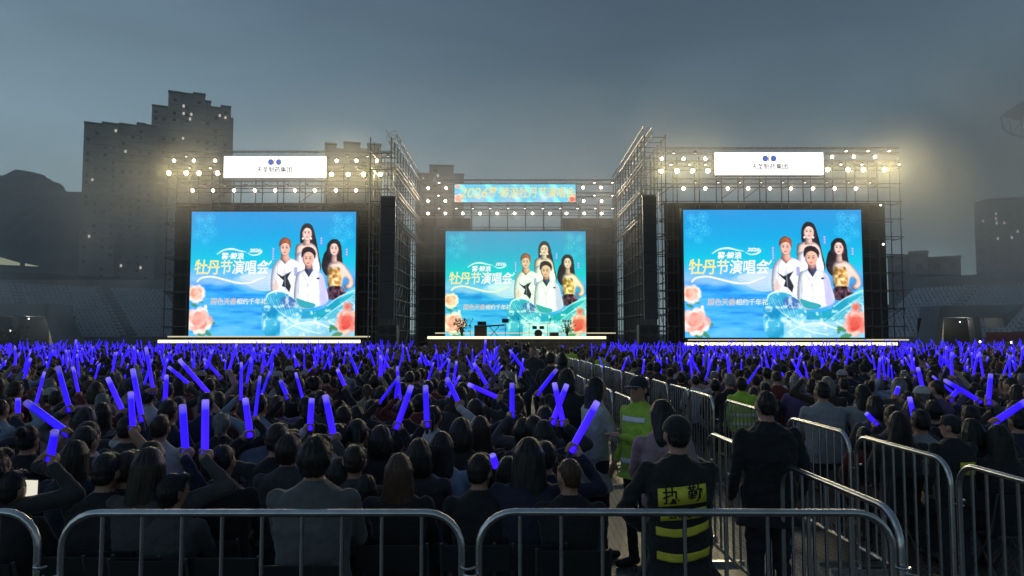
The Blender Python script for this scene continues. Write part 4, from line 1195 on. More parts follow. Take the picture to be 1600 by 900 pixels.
def remesh(prims, voxel, smooth=4, ratio=None, fold=0.0, seed=0):
    b = MB()
    for p in prims:
        if p[0] == "c": capsule(b, p[1], p[2], p[3], p[4])
        elif p[0] == "e": ellmesh(b, p[1], p[2], Matrix(p[3].tolist()))
        else: ringmesh(b, p[1])
    me = bpy.data.meshes.new("tmp"); me.from_pydata(b.v, [], b.f)
    bm = bmesh.new(); bm.from_mesh(me); bmesh.ops.recalc_face_normals(bm, faces=bm.faces); bm.to_mesh(me); bm.free()
    ob = bpy.data.objects.new("tmp", me); COL.objects.link(ob)
    rm = ob.modifiers.new("r", "REMESH"); rm.mode = "VOXEL"; rm.voxel_size = voxel
    sm = ob.modifiers.new("s", "SMOOTH"); sm.factor = .5; sm.iterations = smooth
    if ratio:
        dc = ob.modifiers.new("d", "DECIMATE"); dc.ratio = ratio
    dg = bpy.context.evaluated_depsgraph_get()
    out = bpy.data.meshes.new_from_object(ob.evaluated_get(dg))
    bpy.data.objects.remove(ob); bpy.data.meshes.remove(me)
    nf = len(out.polygons)
    cen = np.empty(nf * 3); out.polygons.foreach_get("center", cen); cen = cen.reshape(-1, 3)
    D = np.stack([pdist(p, cen) for p in prims]); tags = np.array([p[-1] for p in prims])
    ti = tags[D.argmin(0)]
    out.polygons.foreach_set("material_index", ti.astype(np.int32))
    out.polygons.foreach_set("use_smooth", np.ones(nf, bool))
    if fold:
        nv = len(out.vertices)
        co = np.empty(nv * 3); out.vertices.foreach_get("co", co); co = co.reshape(-1, 3)
        no = np.empty(nv * 3); out.vertices.foreach_get("normal", no); no = no.reshape(-1, 3)
        vt = np.zeros(nv, int)
        for f_, m_ in zip(out.polygons, ti):
            for v_ in f_.vertices: vt[v_] = max(vt[v_], 1) if m_ in (1, 2) else vt[v_] | 4
        amp = np.array([noise.noise((c[0] * 11 + seed, c[1] * 11, c[2] * 15)) + .6 * noise.noise((c[0] * 26, c[1] * 26 + seed, c[2] * 30)) if q == 1 else 0 for c, q in zip(co, vt)])
        co += no * (amp * fold)[:, None]
        out.vertices.foreach_set("co", co.ravel()); out.update()
    return out
def ik(S_, T, a, b, pole):
    S_, T = Vector(S_), Vector(T)
    d = T - S_; L = min(d.length, (a + b) * .995); u = d.normalized()
    T = S_ + u * L
    x = (a * a - b * b + L * L) / (2 * L); h = math.sqrt(max(a * a - x * x, 0))
    p = Vector(pole); p = (p - u * p.dot(u)).normalized()
    return S_ + u * x + p * h, T
def fist(P, H, g, d, side, tg=0):
    """five fingers closed round a stick through H with axis g; d is the way the forearm points"""
    H, g, d = Vector(H), Vector(g).normalized(), Vector(d)
    n = (d - g * d.dot(g)); n = n.normalized() if n.length > .05 else Vector((0, 1, 0)).cross(g).normalized()
    s = g.cross(n) * side
    Mx = Matrix((g, n, s)).transposed()
    P.ell(H - s * .034, (.043, .044, .017), tg, Mx)
    for k in range(4):
        o = H + g * ((1.5 - k) * .0205); rr = .031
        pts = [o + (n * math.sin(a) - s * math.cos(a)) * rr for a in (R(45), R(105), R(165), R(215))]
        L = (.0095, .0100, .0096, .0082)[k]
        for a_, b_ in zip(pts, pts[1:]): P.cap(a_, L, b_, L * .95, tg)
    pts = [H - s * .03 - n * .03 + g * .03] + [H + g * .036 + (-n * math.sin(a) - s * math.cos(a)) * .031 for a in (R(60), R(125), R(175))]
    for a_, b_ in zip(pts, pts[1:]): P.cap(a_, .0115, b_, .0095, tg)
    return H - s * .034 - n * .055
def open_hand(P, Wp, d, up, side, tg=0, curl=.5):
    Wp, d, up = Vector(Wp), Vector(d).normalized(), Vector(up)
    up = (up - d * up.dot(d)); up = up.normalized() if up.length > .05 else d.orthogonal().normalized()
    lat = d.cross(up) * side
    Mx = Matrix((lat, d, up)).transposed()
    P.ell(Wp + d * .045, (.041, .05, .017), tg, Mx)
    for k in range(4):
        L = (.070, .078, .073, .058)[k]
        b0 = Wp + d * .085 + lat * ((1.5 - k) * .0205)
        dd = d; p = b0
        for q, f in enumerate((.45, .32, .23)):
            dd = (dd - up * curl * (.3 + q * .25)).normalized()
            e_ = p + dd * L * f
            P.cap(p, .0095 - q * .001, e_, .0088 - q * .001, tg); p = e_
    b0 = Wp + d * .02 + lat * .03
    b1 = b0 + (lat * .8 + d * .7 - up * .2).normalized() * .04
    P.cap(b0, .013, b1, .011, tg); P.cap(b1, .011, b1 + (d + lat * .2 - up * .3).normalized() * .03, .009, tg)

SIT_HEAD = Vector((0, .012, 1.205)); STAND_DZ = .435
def figure(pose="sit", arms=(("lap",), ("lap",)), yaw=0, nod=0, coat=0.0, bulk=1.0, lean=0.0, hands=True, skirt=False, cap_hair=False, short_sleeve=False):
    """returns primitives and the head transform; faces +y, feet on z=0.  tags 0 skin 1 top 2 trousers 3 dark"""
    P = Prims(); dz = 0 if pose == "sit" else STAND_DZ
    w = bulk
    T = [(.44 + dz, 0, 0, .165 * w, .125 * w), (.55 + dz, 0, -.005, .178 * w, .132 * w), (.70 + dz, 0, -.012, .166 * w, .12 * w), (.84 + dz, 0, -.018, .182 * w, .124 * w), (.95 + dz, 0, -.02, .19 * w, .113), (1.005 + dz, 0, -.016, .168 * w, .095), (1.045 + dz, 0, -.012, .115, .076), (1.085 + dz, 0, -.006, .066, .064)]
    if coat: T = [(.44 + dz - coat, 0, .0, .225 * w, .165 * w), (.44 + dz - coat * .5, 0, 0, .2 * w, .15 * w)] + T
    P.rings(T, 1)
    if not coat: P.rings([(.40 + dz, 0, 0, .155 * w, .12 * w), (.47 + dz, 0, 0, .168 * w, .126 * w)], 2)
    # head on its neck
    Mh = Matrix.Rotation(yaw, 3, "Z") @ Matrix.Rotation(nod, 3, "X")
    piv = Vector((0, -.002, 1.10 + dz))
    def hp(x, y, z): return piv + Mh @ Vector((x, y, z - 1.10))
    P.cap((0, -.008, 1.04 + dz), .056, hp(0, .004, 1.15), .052, 0)
    hc = hp(0, .012, 1.205)
    P.ell(hc, (.074, .093, .102), 0, Mh)
    P.ell(hp(0, .045, 1.145), (.055, .058, .066), 0, Mh)
    P.cap(hp(0, .098, 1.20), .012, hp(0, .118, 1.176), .0145, 0)
    P.cap(hp(-.018, .096, 1.145), .009, hp(.018, .096, 1.145), .009, 0)
    for s_ in (-1, 1):
        P.ell(hp(s_ * .078, .004, 1.19), (.011, .024, .033), 0, Mh)
        P.cap(hp(s_ * .018, .098, 1.222), .010, hp(s_ * .045, .085, 1.222), .009, 0)
        P.ell(hp(s_ * .031, .094, 1.203), (.014, .008, .008), 3, Mh)
    # legs
    for s_ in (-1, 1):
        if pose == "sit":
            k, a = (s_ * .125, .42, .50), (s_ * .125, .40, .10)
            P.cap((s_ * .085, .03, .49), .082 * w, k, .06, 2); P.cap(k, .058, a, .043, 2)
            P.cap((a[0], a[1] - .02, .055), .045, (a[0], a[1] + .16, .045), .04, 3)
        else:
            k, a = (s_ * .098, .025, .50), (s_ * .105, -.02, .09)
            P.cap((s_ * .085, 0, .92), .09 * w, k, .062, 2); P.cap(k, .06, a, .045, 2)
            P.cap((a[0], a[1] - .02, .05), .046, (a[0] * 1.2, a[1] + .17, .042), .04, 3)
    hand_pts = []
    for s_, arm in zip((-1, 1), arms):
        S_ = Vector((s_ * .182 * (.5 + .5 * w), -.016, .985 + dz))
        P.ell(S_ - Vector((s_ * .012, 0, .01)), (.068, .066, .064), 1)
        kind = arm[0]
        axis = None
        if kind == "lap": Tt, pole = Vector((s_ * .10, .30, .60 + dz)), (s_ * 1, -.5, -.2)
        elif kind == "down": Tt, pole = Vector((s_ * .265, .06, .50 + dz)), (s_ * .3, -1, 0)
        elif kind == "fold": Tt, pole = Vector((-s_ * .03, .215, .78 + dz)), (s_ * 1, -.25, -.5)
        elif kind == "hip": Tt, pole = Vector((s_ * .20, .10, .60 + dz)), (s_ * 1, -.6, 0)
        elif kind == "at": Tt, pole = Vector(arm[1]), (arm[3] if len(arm) > 3 else (s_ * .8, -.2, -1))
        if kind == "at": axis = arm[2]
        Wt = Tt
        if axis is not None and hands:
            fd = (Tt - S_).normalized() + Vector((0, .35, .6))
            tmp = Prims(); Wt = fist(tmp, Tt, axis, fd, s_); P.extend(tmp)
        E_, Wt2 = ik(S_, Wt, .285, .25, pole)
        if axis is not None and hands and (Wt2 - Wt).length > .01:
            dlt = Wt2 - Wt
            for q in range(len(P) - len(tmp), len(P)):
                p = list(P[q]); p[1] = p[1] + np.array(dlt)
                if p[0] == "c": p[3] = p[3] + np.array(dlt)
                P[q] = tuple(p)
            Tt = Tt + dlt
        P.cap(S_, .058, E_, .049, 1)
        mid = E_ + (Wt2 - E_) * .86
        P.cap(E_, .047, mid, .037, 0 if short_sleeve else 1)
        P.cap(E_ + (Wt2 - E_) * .8, .029, Wt2, .026, 0)
        if hands and axis is None:
            fd = (Wt2 - E_).normalized()
            open_hand(P, Wt2, fd, Vector((0, .3, 1)) if kind in ("lap", "fold") else Vector((s_, 0, 0)), -s_ if kind not in ("down", "hip") else 1, 0, .35)
        elif not hands:
            P.ell(Wt2 + (Wt2 - E_).normalized() * .05, (.04, .04, .05), 0)
        hand_pts.append(Tt.copy())
    if lean:
        M = Matrix.Rotation(lean, 4, "X")
    return P, (hc, Mh), hand_pts

# hair and headgear in head coordinates (origin at skull centre, face to +y)
def hair_prims(style):
    P = Prims()
    P.ell((0, -.012, .014), (.084, .096, .106), 0)
    if style == "short": P.ell((0, -.055, -.03), (.066, .05, .06), 0); P.ell((0, .055, .085), (.055, .035, .03), 0)
    elif style == "crop": P = Prims(); P.ell((0, -.012, .01), (.080, .094, .102), 0); P.ell((0, -.05, -.03), (.062, .05, .055), 0)
    elif style == "full": P.ell((0, -.03, .0), (.094, .09, .10), 0); P.ell((0, -.05, -.06), (.075, .055, .06), 0); P.ell((.01, .05, .085), (.065, .04, .035), 0)
    elif style == "bob": P.rings([(-.16, 0, -.03, .085, .075), (-.10, 0, -.032, .103, .088), (0, 0, -.026, .098, .094), (.07, 0, -.016, .07, .074)], 0)
    elif style == "long": P.rings([(-.40, 0, -.075, .06, .03), (-.34, 0, -.075, .096, .045), (-.20, 0, -.065, .118, .058), (-.08, 0, -.04, .106, .082), (.02, 0, -.026, .096, .093), (.08, 0, -.01, .066, .068)], 0)
    elif style == "ponytail":
        P.ell((0, -.05, -.02), (.068, .055, .07), 0); P.ell((0, -.115, .02), (.026, .026, .026), 0)
        P.cap((0, -.125, .01), .03, (0, -.15, -.10), .036, 0); P.cap((0, -.15, -.10), .036, (0, -.135, -.25), .016, 0)
    elif style == "bun": P.ell((0, -.05, -.02), (.068, .055, .066), 0); P.ell((0, -.10, .075), (.045, .042, .042), 0)
    return P
def cut_face(me, style):
    """pull the hairline back so that face, ears and nape stay bare"""
    drop = {"short": -.085, "crop": -.075, "full": -.105, "ponytail": -.085, "bun": -.085}.get(style)
    nv = len(me.vertices); co = np.empty(nv * 3); me.vertices.foreach_get("co", co); co = co.reshape(-1, 3)
    x, y, z = co.T
    if drop is not None:
        zc = np.interp(y, [-.11, -.04, .0, .03, .07, .10], [drop, drop + .01, drop + .045, .0, .045, .06])
        m = z < zc
        co[m] = co[m] * .62
    else:
        m = (y > .035) & (z < .05) & (np.abs(x) < .09)
        k = np.clip((y - .035) / .04, 0, 1)[:, None]
        co = np.where(m[:, None], co * (1 - .45 * k), co)
    az = np.arctan2(co[:, 0], -co[:, 1]); fl = np.clip((.1 - co[:, 2]) * 8, .15, 1)
    n_ = np.array([noise.noise((math.sin(a) * 6, math.cos(a) * 6, c[2] * 7 + len(style))) + .7 * f_ * noise.noise((a * 17, c[2] * 5, 4.1)) for a, c, f_ in zip(az, co, fl)])
    r_ = co / (np.linalg.norm(co, axis=1)[:, None] + 1e-6)
    co += r_ * (n_ * .0058)[:, None]
    me.vertices.foreach_set("co", co.ravel()); me.update()
def flyaway(me, style, n=260):
    # loose strands standing off the surface
    r3 = random.Random(len(style) * 7 + n)
    vs = [v for v in me.vertices if v.co.length > .085 and (v.co.z > .0 or style in ("long", "bob", "ponytail"))]
    b = MB()
    nv0 = len(me.vertices)
    for _ in range(n):
        v = r3.choice(vs); p, nn = v.co.copy(), v.normal.copy()
        t_ = Vector((0, 0, -1)) + Vector((r3.uniform(-.6, .6), r3.uniform(-.6, .6), r3.uniform(-.2, .5)))
        t_ = (t_ - nn * t_.dot(nn)).normalized()
        L = r3.uniform(.02, .05) * (1.3 if style in ("long", "full") else .8 if style == "crop" else 1)
        s_ = nn.cross(t_).normalized() * .0011
        lift = r3.uniform(.15, .55)
        p1 = p + t_ * L * .5 + nn * L * lift * .6; p2 = p + t_ * L + nn * L * lift * .8
        b.add([p - nn * .004 - s_, p - nn * .004 + s_, p1 + s_, p1 - s_, p2], [(0, 1, 2, 3), (3, 2, 4)])
    bm = bmesh.new(); bm.from_mesh(me)
    tmp = bpy.data.meshes.new("t"); tmp.from_pydata(b.v, [], b.f); bm.from_mesh(tmp); bm.to_mesh(me); bm.free(); bpy.data.meshes.remove(tmp)
    me.polygons.foreach_set("use_smooth", [True] * len(me.polygons))
HAIR = {}
for st in ("short", "crop", "full", "bob", "long", "ponytail", "bun"):
    m_ = remesh(hair_prims(st), .0075, 2); m_.materials.append(M_HAIR); cut_face(m_, st); flyaway(m_, st); m_.name = "hair"
    HAIR[st] = m_
def cap_mesh():
    b = MB()
    V, F = [], []
    n, k = 24, 7
    for j in range(k):
        th = (math.pi / 2) * (1 - j / (k - 1)) * .97
        for i in range(n):
            a = 2 * math.pi * i / n
            V.append((.094 * math.sin(th) * math.cos(a), -.008 + .108 * math.sin(th) * math.sin(a), .025 + .098 * math.cos(th)))
    for j in range(k - 1):
        for i in range(n): F.append((j * n + i, j * n + (i + 1) % n, (j + 1) * n + (i + 1) % n, (j + 1) * n + i))
    F.append(tuple((k - 1) * n + i for i in range(n)))
    b.add(V, F)
    B1, B2 = [], []
    for i in range(9):
        a = math.pi * (.18 + .64 * i / 8)
        B1.append((.09 * math.cos(a), .0 + .104 * math.sin(a), .03)); B2.append((.085 * math.cos(a), .05 + .135 * math.sin(a), .018))
    V = B1 + B2 + [(x, y, z - .006) for x, y, z in B1 + B2]
    F = []
    for i in range(8):
        F += [(i, i + 1, 10 + i, 9 + i), (18 + i, 27 + i, 28 + i, 19 + i), (9 + i, 10 + i, 28 + i, 27 + i), (i, 18 + i, 19 + i, i + 1)]
    b.add(V, F)
    me = bpy.data.meshes.new("cap"); me.from_pydata(b.v, [], b.f); me.materials.append(M_CLOTH)
    me.polygons.foreach_set("use_smooth", [True] * len(me.polygons))
    return me
CAPM = cap_mesh()
BODY_MATS = (M_SKIN, M_CLOTH, M_TROUS, M_SHOE)
def body_mesh(P, voxel, fold, seed=0, ratio=None):
    me = remesh(P, voxel, 4 if voxel < .015 else 2, ratio, fold, seed)
    me.name = "person"
    for m in BODY_MATS: me.materials.append(m)
    return me
DARKS = {"black": (.013, .013, .016), "charcoal": (.030, .031, .034), "navy": (.014, .018, .042), "dark grey": (.05, .052, .057), "dark brown": (.034, .023, .018), "dark green": (.02, .03, .024)}
LIGHTS = {"white": (.42, .42, .45), "pale grey": (.25, .26, .28), "pale blue": (.22, .28, .38), "pink": (.34, .2, .22), "beige": (.28, .23, .18), "dark red": (.12, .02, .02), "violet": (.12, .08, .2)}
HAIRC = {"black": (.008, .007, .007), "dark brown": (.02, .012, .008), "brown": (.06, .03, .018), "grey": (.14, .14, .14)}
def add_person(me, head, loc, rz, colour, hair, hairc, label, group=None, scale=1.0, cap=None, stand=False):
    o = link("person", me); o.location = loc; o.rotation_euler = (0, 0, rz); o.scale = (scale,) * 3
    o.color = (*(colour if isinstance(colour, tuple) else {**DARKS, **LIGHTS}[colour]), 1)
    tag(o, label, "person", group)
    hc, Mh = head
    Mx = Matrix.Translation(hc) @ Mh.to_4x4()
    if hair:
        h = link("hair", HAIR[hair], o); h.matrix_local = Mx @ Matrix.Diagonal((rnd.uniform(.93, .98), .96, rnd.uniform(.92, 1.0), 1)); h.color = (*HAIRC[hairc], 1)
    if cap:
        c = link("cap", CAPM, o); c.matrix_local = Mx; c.color = (*cap, 1)
    return o
PEOPLE = []          # plan position of everyone already placed
def free(x, y, d=.46): return all((x - a) ** 2 + ((y - b) * .75) ** 2 > d * d for a, b in PEOPLE)

# ---- light sticks
def stick_mesh(L=.40, r=.021, n=10):
    b = MB(); b.tube([(0, 0, -.02), (0, 0, 0), (0, 0, L * .5), (0, 0, L - .012), (0, 0, L)], [r, r, r, r * .97, r * .8], n)
    me = bpy.data.meshes.new("light_stick"); me.from_pydata(b.v, [], b.f); me.materials.append(M_STICK)
    me.polygons.foreach_set("use_smooth", [True] * len(me.polygons))
    return me
ST_ME = stick_mesh(); 
_g = MB(); _g.tube([(0, 0, -.09), (0, 0, -.085), (0, 0, -.018)], [.010, .0125, .0125], 8)
GRIP_ME = bpy.data.meshes.new("grip"); GRIP_ME.from_pydata(_g.v, [], _g.f); GRIP_ME.materials.append(M_GRIP)
N_STICK = [0]
def add_stick(base, direction, length, label, fat=1.0):
    o = link("light_stick", ST_ME); o.location = base
    o.rotation_euler = Vector(direction).to_track_quat("Z", "Y").to_euler()
    o.scale = (fat, fat, length / .40)
    tag(o, label, "light stick", "blue light sticks held up by the crowd")
    g_ = link("grip", GRIP_ME, o); N_STICK[0] += 1
    return o

# ---- people one can pick out in the photograph; head top given in its pixels
def hero(px, py, z, label, colour="black", hair="short", hairc="black", pose="sit", arms=(("lap",), ("lap",)), yaw=0, nod=0, rz=0, coat=0, bulk=1.0, cap=None, seed=0, voxel=.0105, fold=.007, Y=None, **kw):
    Y = Y or depth_for(py, z)
    p = at(px, py, Y)
    full = 1.312 if pose == "sit" else 1.747
    sc = p.z / full
    P_, head, hp_ = figure(pose, arms, R(yaw), R(nod), coat, bulk, **kw)
    me = body_mesh(P_, voxel, fold, seed + int(px))
    o = add_person(me, head, (p.x, Y, 0), R(rz), colour, hair, hairc, label, "people in the crowd" if pose == "sit" else None, sc, cap, pose != "sit")
    PEOPLE.append((p.x, Y))
    return o, hp_
def chair(x, y, rz, label):
    if "c" not in BR:
        t = thing("folding_chair", label, "chair", (x, y, 0), rz, "black plastic chairs")
        MB().box((0, 0, .43), (.42, .40, .025)).build("seat", M_CHAIR, t, bevel=.008)
        V = MB(); 
        pts = [(-.2, -.185, .60), (.2, -.185, .60), (.2, -.22, .76), (-.2, -.22, .76)]
        V.add(pts + [(a, b - .02, c) for a, b, c in pts], [(0, 1, 2, 3), (7, 6, 5, 4), (0, 4, 5, 1), (1, 5, 6, 2), (2, 6, 7, 3), (3, 7, 4, 0)]); V.build("backrest", M_CHAIR, t, bevel=.006)
        for s_ in (-1, 1):
            MB().tube([(s_ * .21, .2, 0), (s_ * .21, -.12, .44), (s_ * .21, -.225, .77)], .011, 6).build("frame_leg", M_STEELD, t)
            MB().tube([(s_ * .19, -.24, 0), (s_ * .19, .14, .42)], .011, 6).build("rear_leg", M_STEELD, t)
        BR["c"] = t
        return t
    return dup(BR["c"], (x, y, 0), rz, label, "black plastic chairs")

front = [
 (20, 737, 1.20, "person at the far left edge lit by a phone screen", "black", "short", "black", dict(yaw=-14)),
 (166, 709, 1.28, "short-haired man in black, leftmost full back behind the front barrier", "black", "short", "black", dict(bulk=1.12)),
 (237, 690, 1.27, "woman with long black hair left of the lower seated head", "charcoal", "long", "black", dict()),
 (270, 742, 1.17, "low seated person in dark plaid turned right behind the left barrier", "dark grey", "full", "black", dict(yaw=-38)),
 (348, 694, 1.29, "man with cropped hair and bare ears in a black jacket, left of the empty chairs", "black", "crop", "black", dict(bulk=1.1)),
 (493, 683, 1.40, "big person in a grey denim jacket whose back reaches below the rail", (.10, .105, .11), "full", "black", dict(bulk=1.15)),
 (554, 696, 1.25, "short-haired person right of the one in the denim jacket", "dark grey", "short", "dark brown", dict(yaw=10)),
 (531, 716, 1.16, "child with dark bob between the denim jacket and the printed shirt", "black", "bob", "black", dict(bulk=.8)),
 (624, 710, 1.24, "woman with long reddish brown hair just above the middle barrier", "black", "long", "brown", dict()),
 (749, 710, 1.24, "person with a short dark crop left of the gap between two barriers", "black", "short", "black", dict(yaw=-20)),
 (795, 713, 1.20, "person in pale grey with black bob right of the barrier gap", "pale grey", "bob", "black", dict()),
 (890, 717, 1.23, "man with thin brown cropped hair beside the walkway, nearest to the guard", "black", "crop", "brown", dict(yaw=24, bulk=1.1)),
 (655, 686, 1.27, "round-headed short-haired person behind the reddish-haired woman", "charcoal", "bob", "black", dict()),
 (690, 676, 1.28, "woman with long black hair in a pale blue top", "pale blue", "long", "black", dict(yaw=-15)),
 (852, 690, 1.26, "short-haired man in navy, second row near the walkway", "navy", "short", "black", dict()),
 (850, 657, 1.30, "person with round bob, third row near the walkway", "black", "bob", "black", dict()),
 (750, 650, 1.30, "woman with very long hair in the third row left of the walkway", "dark brown", "long", "dark brown", dict()),
 (44, 666, 1.27, "person with a bun at the left under the crossing sticks", "black", "bun", "black", dict()),
 (118, 688, 1.26, "woman with long hair left of the short-haired man in black", "navy", "long", "black", dict(yaw=12)),
 (200, 650, 1.30, "short-haired person behind the raised bare forearm", "charcoal", "short", "black", dict()),
 (450, 672, 1.28, "person with short hair left of the denim jacket's head", "dark brown", "short", "dark brown", dict(yaw=-40)),
 (595, 664, 1.29, "bob-haired person left of two parallel upright sticks", "black", "bob", "black", dict()),
]
CHILD_PRINT = None
for i, (px, py, z, lb, c, h, hcx, kw) in enumerate(front):
    o, _ = hero(px, py, z, lb, c, h, hcx, seed=i, **kw)
    if "bottom" not in lb: pass
# child in violet with a white print
o, _ = hero(572, 742, 1.08, "child in violet shirt with a white printed back beside the reddish-haired woman", "violet", "bob", "black", bulk=.78, seed=77)
def project(o, pts, off=.006, front=False):
    """lay points given in the thing's own x,z on its back surface"""
    me = o.data
    bvh = BVHTree.FromPolygons([v.co for v in me.vertices], [p.vertices[:] for p in me.polygons])
    out = []
    for x, z in pts:
        hit = bvh.ray_cast(Vector((x, 1.5 if front else -1.5, z)), Vector((0, -1 if front else 1, 0)))[0]
        y = hit.y if hit else (.12 if front else -.12)
        out.append((x, y + off if front else y - off, z))
    return out
def band(o, x0, x1, z0, z1, m, name, off=.006, nx=24, nz=4, bow=0.0, tilt=0.0, parent=None, front=False):
    pts = []
    for j in range(nz + 1):
        for i in range(nx + 1):
            u = i / nx
            pts.append((x0 + (x1 - x0) * u, z0 + (z1 - z0) * j / nz + bow * (2 * u - 1) ** 2 + tilt * (u - .5)))
    V = project(o, pts, off, front)
    F = [(j * (nx + 1) + i, j * (nx + 1) + i + 1, (j + 1) * (nx + 1) + i + 1, (j + 1) * (nx + 1) + i) for j in range(nz) for i in range(nx)]
    b = MB().add(V, F)
    q = b.build(name, m, parent or o, smooth=True)
    so = q.modifiers.new("thickness", "SOLIDIFY"); so.thickness = .003; so.offset = 1 if not front else -1
    return q
def flat_text(o, parent, body, size, x, z, m, off, tilt=0.0, sx=1.0):
    q = text_part("lettering", body, size, m, parent, (0, 0, 0), 0, .004 * size / .1, depth=0, sx=sx)
    me = q.data
    pts = [(v.co.x + x, v.co.z + z + tilt * v.co.x) for v in me.vertices]
    V = project(o, pts, off)
    for v, c in zip(me.vertices, V): v.co = c
    return q
def smooth_fit(o, x0, x1, z0, z1):
    P = [(x, z) for x in np.linspace(x0, x1, 9) for z in np.linspace(z0, z1, 6)]
    H = np.array(project(o, P, 0)); x, y, z = H.T
    A_ = np.stack([np.ones_like(x), x, x * x, z], 1)
    k = np.linalg.lstsq(A_, y, rcond=None)[0]
    k[0] -= max(0, (A_ @ k - y).max()) + .004
    return lambda x, z: k[0] + k[1] * x + k[2] * x * x + k[3] * z
def patch(o, x0, x1, z0, z1, tilt, lines, name="vest_patch"):
    f = smooth_fit(o, x0, x1, z0 - .01, z1 + .01); nx = 16
    V, F = [], []
    for i in range(nx + 1):
        x = x0 + (x1 - x0) * i / nx
        for z in (z0, z1):
            z_ = z + tilt * x
            V += [(x, f(x, z_), z_)]
    for i in range(nx): F.append((2 * i, 2 * i + 2, 2 * i + 3, 2 * i + 1))
    q = MB().add(V, F).build(name, M_YEL, o, smooth=True)
    so = q.modifiers.new("thickness", "SOLIDIFY"); so.thickness = .003; so.offset = 1
    for (body, size, x, z, sx) in lines:
        tq = text_part("lettering", body, size, M_INK, q, (0, 0, 0), 0, .0015, depth=0, sx=sx)
        me = tq.data
        bm = bmesh.new(); bm.from_mesh(me); bmesh.ops.triangulate(bm, faces=bm.faces); bmesh.ops.subdivide_edges(bm, edges=[e for e in bm.edges if e.calc_length() > .02], cuts=2); bm.to_mesh(me); bm.free()
        for v in me.vertices:
            xx, zz = v.co.x + x, v.co.z + z + tilt * (v.co.x + x)
            v.co = (xx, f(xx, zz) - .007, zz)
    return q
M_PRINT = mat("white shirt print", (.6, .6, .62), .8)
q = MB()
def printed_ring(o, cx, cz, r, name):
    pts = []
    for k in range(20):
        a = k * math.pi / 10
        for rr in (r, r * .62): pts.append((cx + rr * math.cos(a), cz + rr * math.sin(a) * 1.1))
    V = project(o, pts, .007)
    F = [(2 * k, 2 * k + 1, (2 * k + 3) % 40, (2 * k + 2) % 40) for k in range(20)]
    MB().add(V, F).build(name, M_PRINT, o)
for cx, cz, r in ((-.05, .90, .05), (.05, .93, .035), (-.02, .80, .035)): printed_ring(o, cx, cz, r, "shirt_print")

# people who stand
guard, _ = hero(1058, 652, 1.56, "guard standing at the front barrier in a black vest with yellow stripes and patch", (.012, .013, .016), "short", "black", "stand", (("hip",), ("fold",)), cap=(.012, .013, .018), bulk=1.18, Y=4.02, coat=.12, seed=5, fold=.012)
s_ = 1 / guard.scale[0]
patch(guard, -.155, .135, 1.245, 1.35, .12, [("执", .10, -.08, 1.297, 1.0), ("勤", .10, .065, 1.297, 1.0)])
patch(guard, -.14, .135, 1.155, 1.215, .12, [("ZHI QIN", .05, 0, 1.185, 1.0)])
band(guard, -.165, .155, 1.05, 1.10, M_YEL, "reflective_stripe", .004, bow=.022, tilt=.04)
band(guard, -.16, .155, .90, .95, M_YEL, "reflective_stripe", .004, bow=.022, tilt=.03)
suit, _ = hero(1197, 611, 1.62, "broad man in a black suit standing with his back turned, right of the guard", (.009, .010, .013), "crop", "black", "stand", (("down",), ("down",)), bulk=1.16, coat=.10, Y=5.0, seed=6, fold=.013)
pw, _ = hero(998, 589, 1.62, "officer in a lime high-visibility jacket and dark cap beside the walkway", (.31, .48, .045), "ponytail", "black", "stand", (("fold",), ("down",)), rz=125, yaw=10, cap=(.015, .017, .03), bulk=1.08, coat=.05, Y=6.25, seed=7)
for z_ in (.96, 1.34):
    band(pw, -.15, .15, z_, z_ + .045, M_WHITE, "reflective_stripe", .006, front=True); band(pw, -.15, .15, z_, z_ + .045, M_WHITE, "reflective_stripe", .006)
fl, _ = hero(1034, 625, 1.58, "woman with loose black hair in a pink flowered top behind the guard", (.3, .2, .22), "long", "black", "stand", (("fold",), ("down",)), yaw=35, Y=4.95, seed=8, bulk=.92)
co_, _ = hero(886, 575, 1.68, "person in a long black coat standing at the crowd's edge by the walkway", (.010, .012, .015), "bob", "black", "stand", (("fold",), ("down",)), rz=-20, coat=.5, bulk=1.1, Y=7.2, seed=9)
sh, _ = hero(931, 590, 1.64, "woman in a pale long shawl standing sideways at the walkway", (.40, .42, .40), "long", "black", "stand", (("fold",), ("fold",)), rz=-70, coat=.22, bulk=.92, Y=6.6, seed=10)
o, _ = hero(1158, 590, 1.60, "worker in a lime vest beyond the right lane barrier", (.34, .54, .05), "full", "black", "stand", (("down",), ("down",)), Y=9.6, seed=12, bulk=1.1, voxel=.018)
for z_ in (.98, 1.12): band(o, -.2, .2, z_, z_ + .05, M_WHITE, "reflective_stripe", .01)
for i, (xx, yy, zz, lb, h, c) in enumerate([(.62, 11.4, 1.70, "staff member in black standing in the walkway, nearest of the group behind the shawl", "short", "black"), (.95, 13.6, 1.64, "steward in navy standing in the walkway behind the lime jacketed officer", "bob", "navy"), (.45, 15.3, 1.72, "tall man in charcoal standing mid walkway", "crop", "charcoal"), (.80, 18.2, 1.66, "woman with ponytail standing far down the walkway", "ponytail", "black"), (.35, 21.0, 1.70, "person in dark grey standing where the walkway narrows", "short", "dark grey"), (.55, 25.5, 1.68, "person in black at the far walkway end", "full", "black"), (.15, 29.0, 1.7, "pair member in navy standing before the middle stage", "short", "navy"), (-.2, 32.0, 1.7, "steward in dark green standing before the middle stage", "crop", "dark green")]):
    q_ = at(0, 0, yy)
    pxx = 800 + xx / yy * FPX; pyy = 521 + (CAMZ - zz) / yy * FPX
    hero(pxx, pyy, zz, lb, c, h, "black", "stand", (("down",), ("fold",) if i % 2 else ("down",)), rz=(-30, 20, 160, -10, 40, 0, 10, -25)[i], Y=yy, seed=200 + i, voxel=.018)
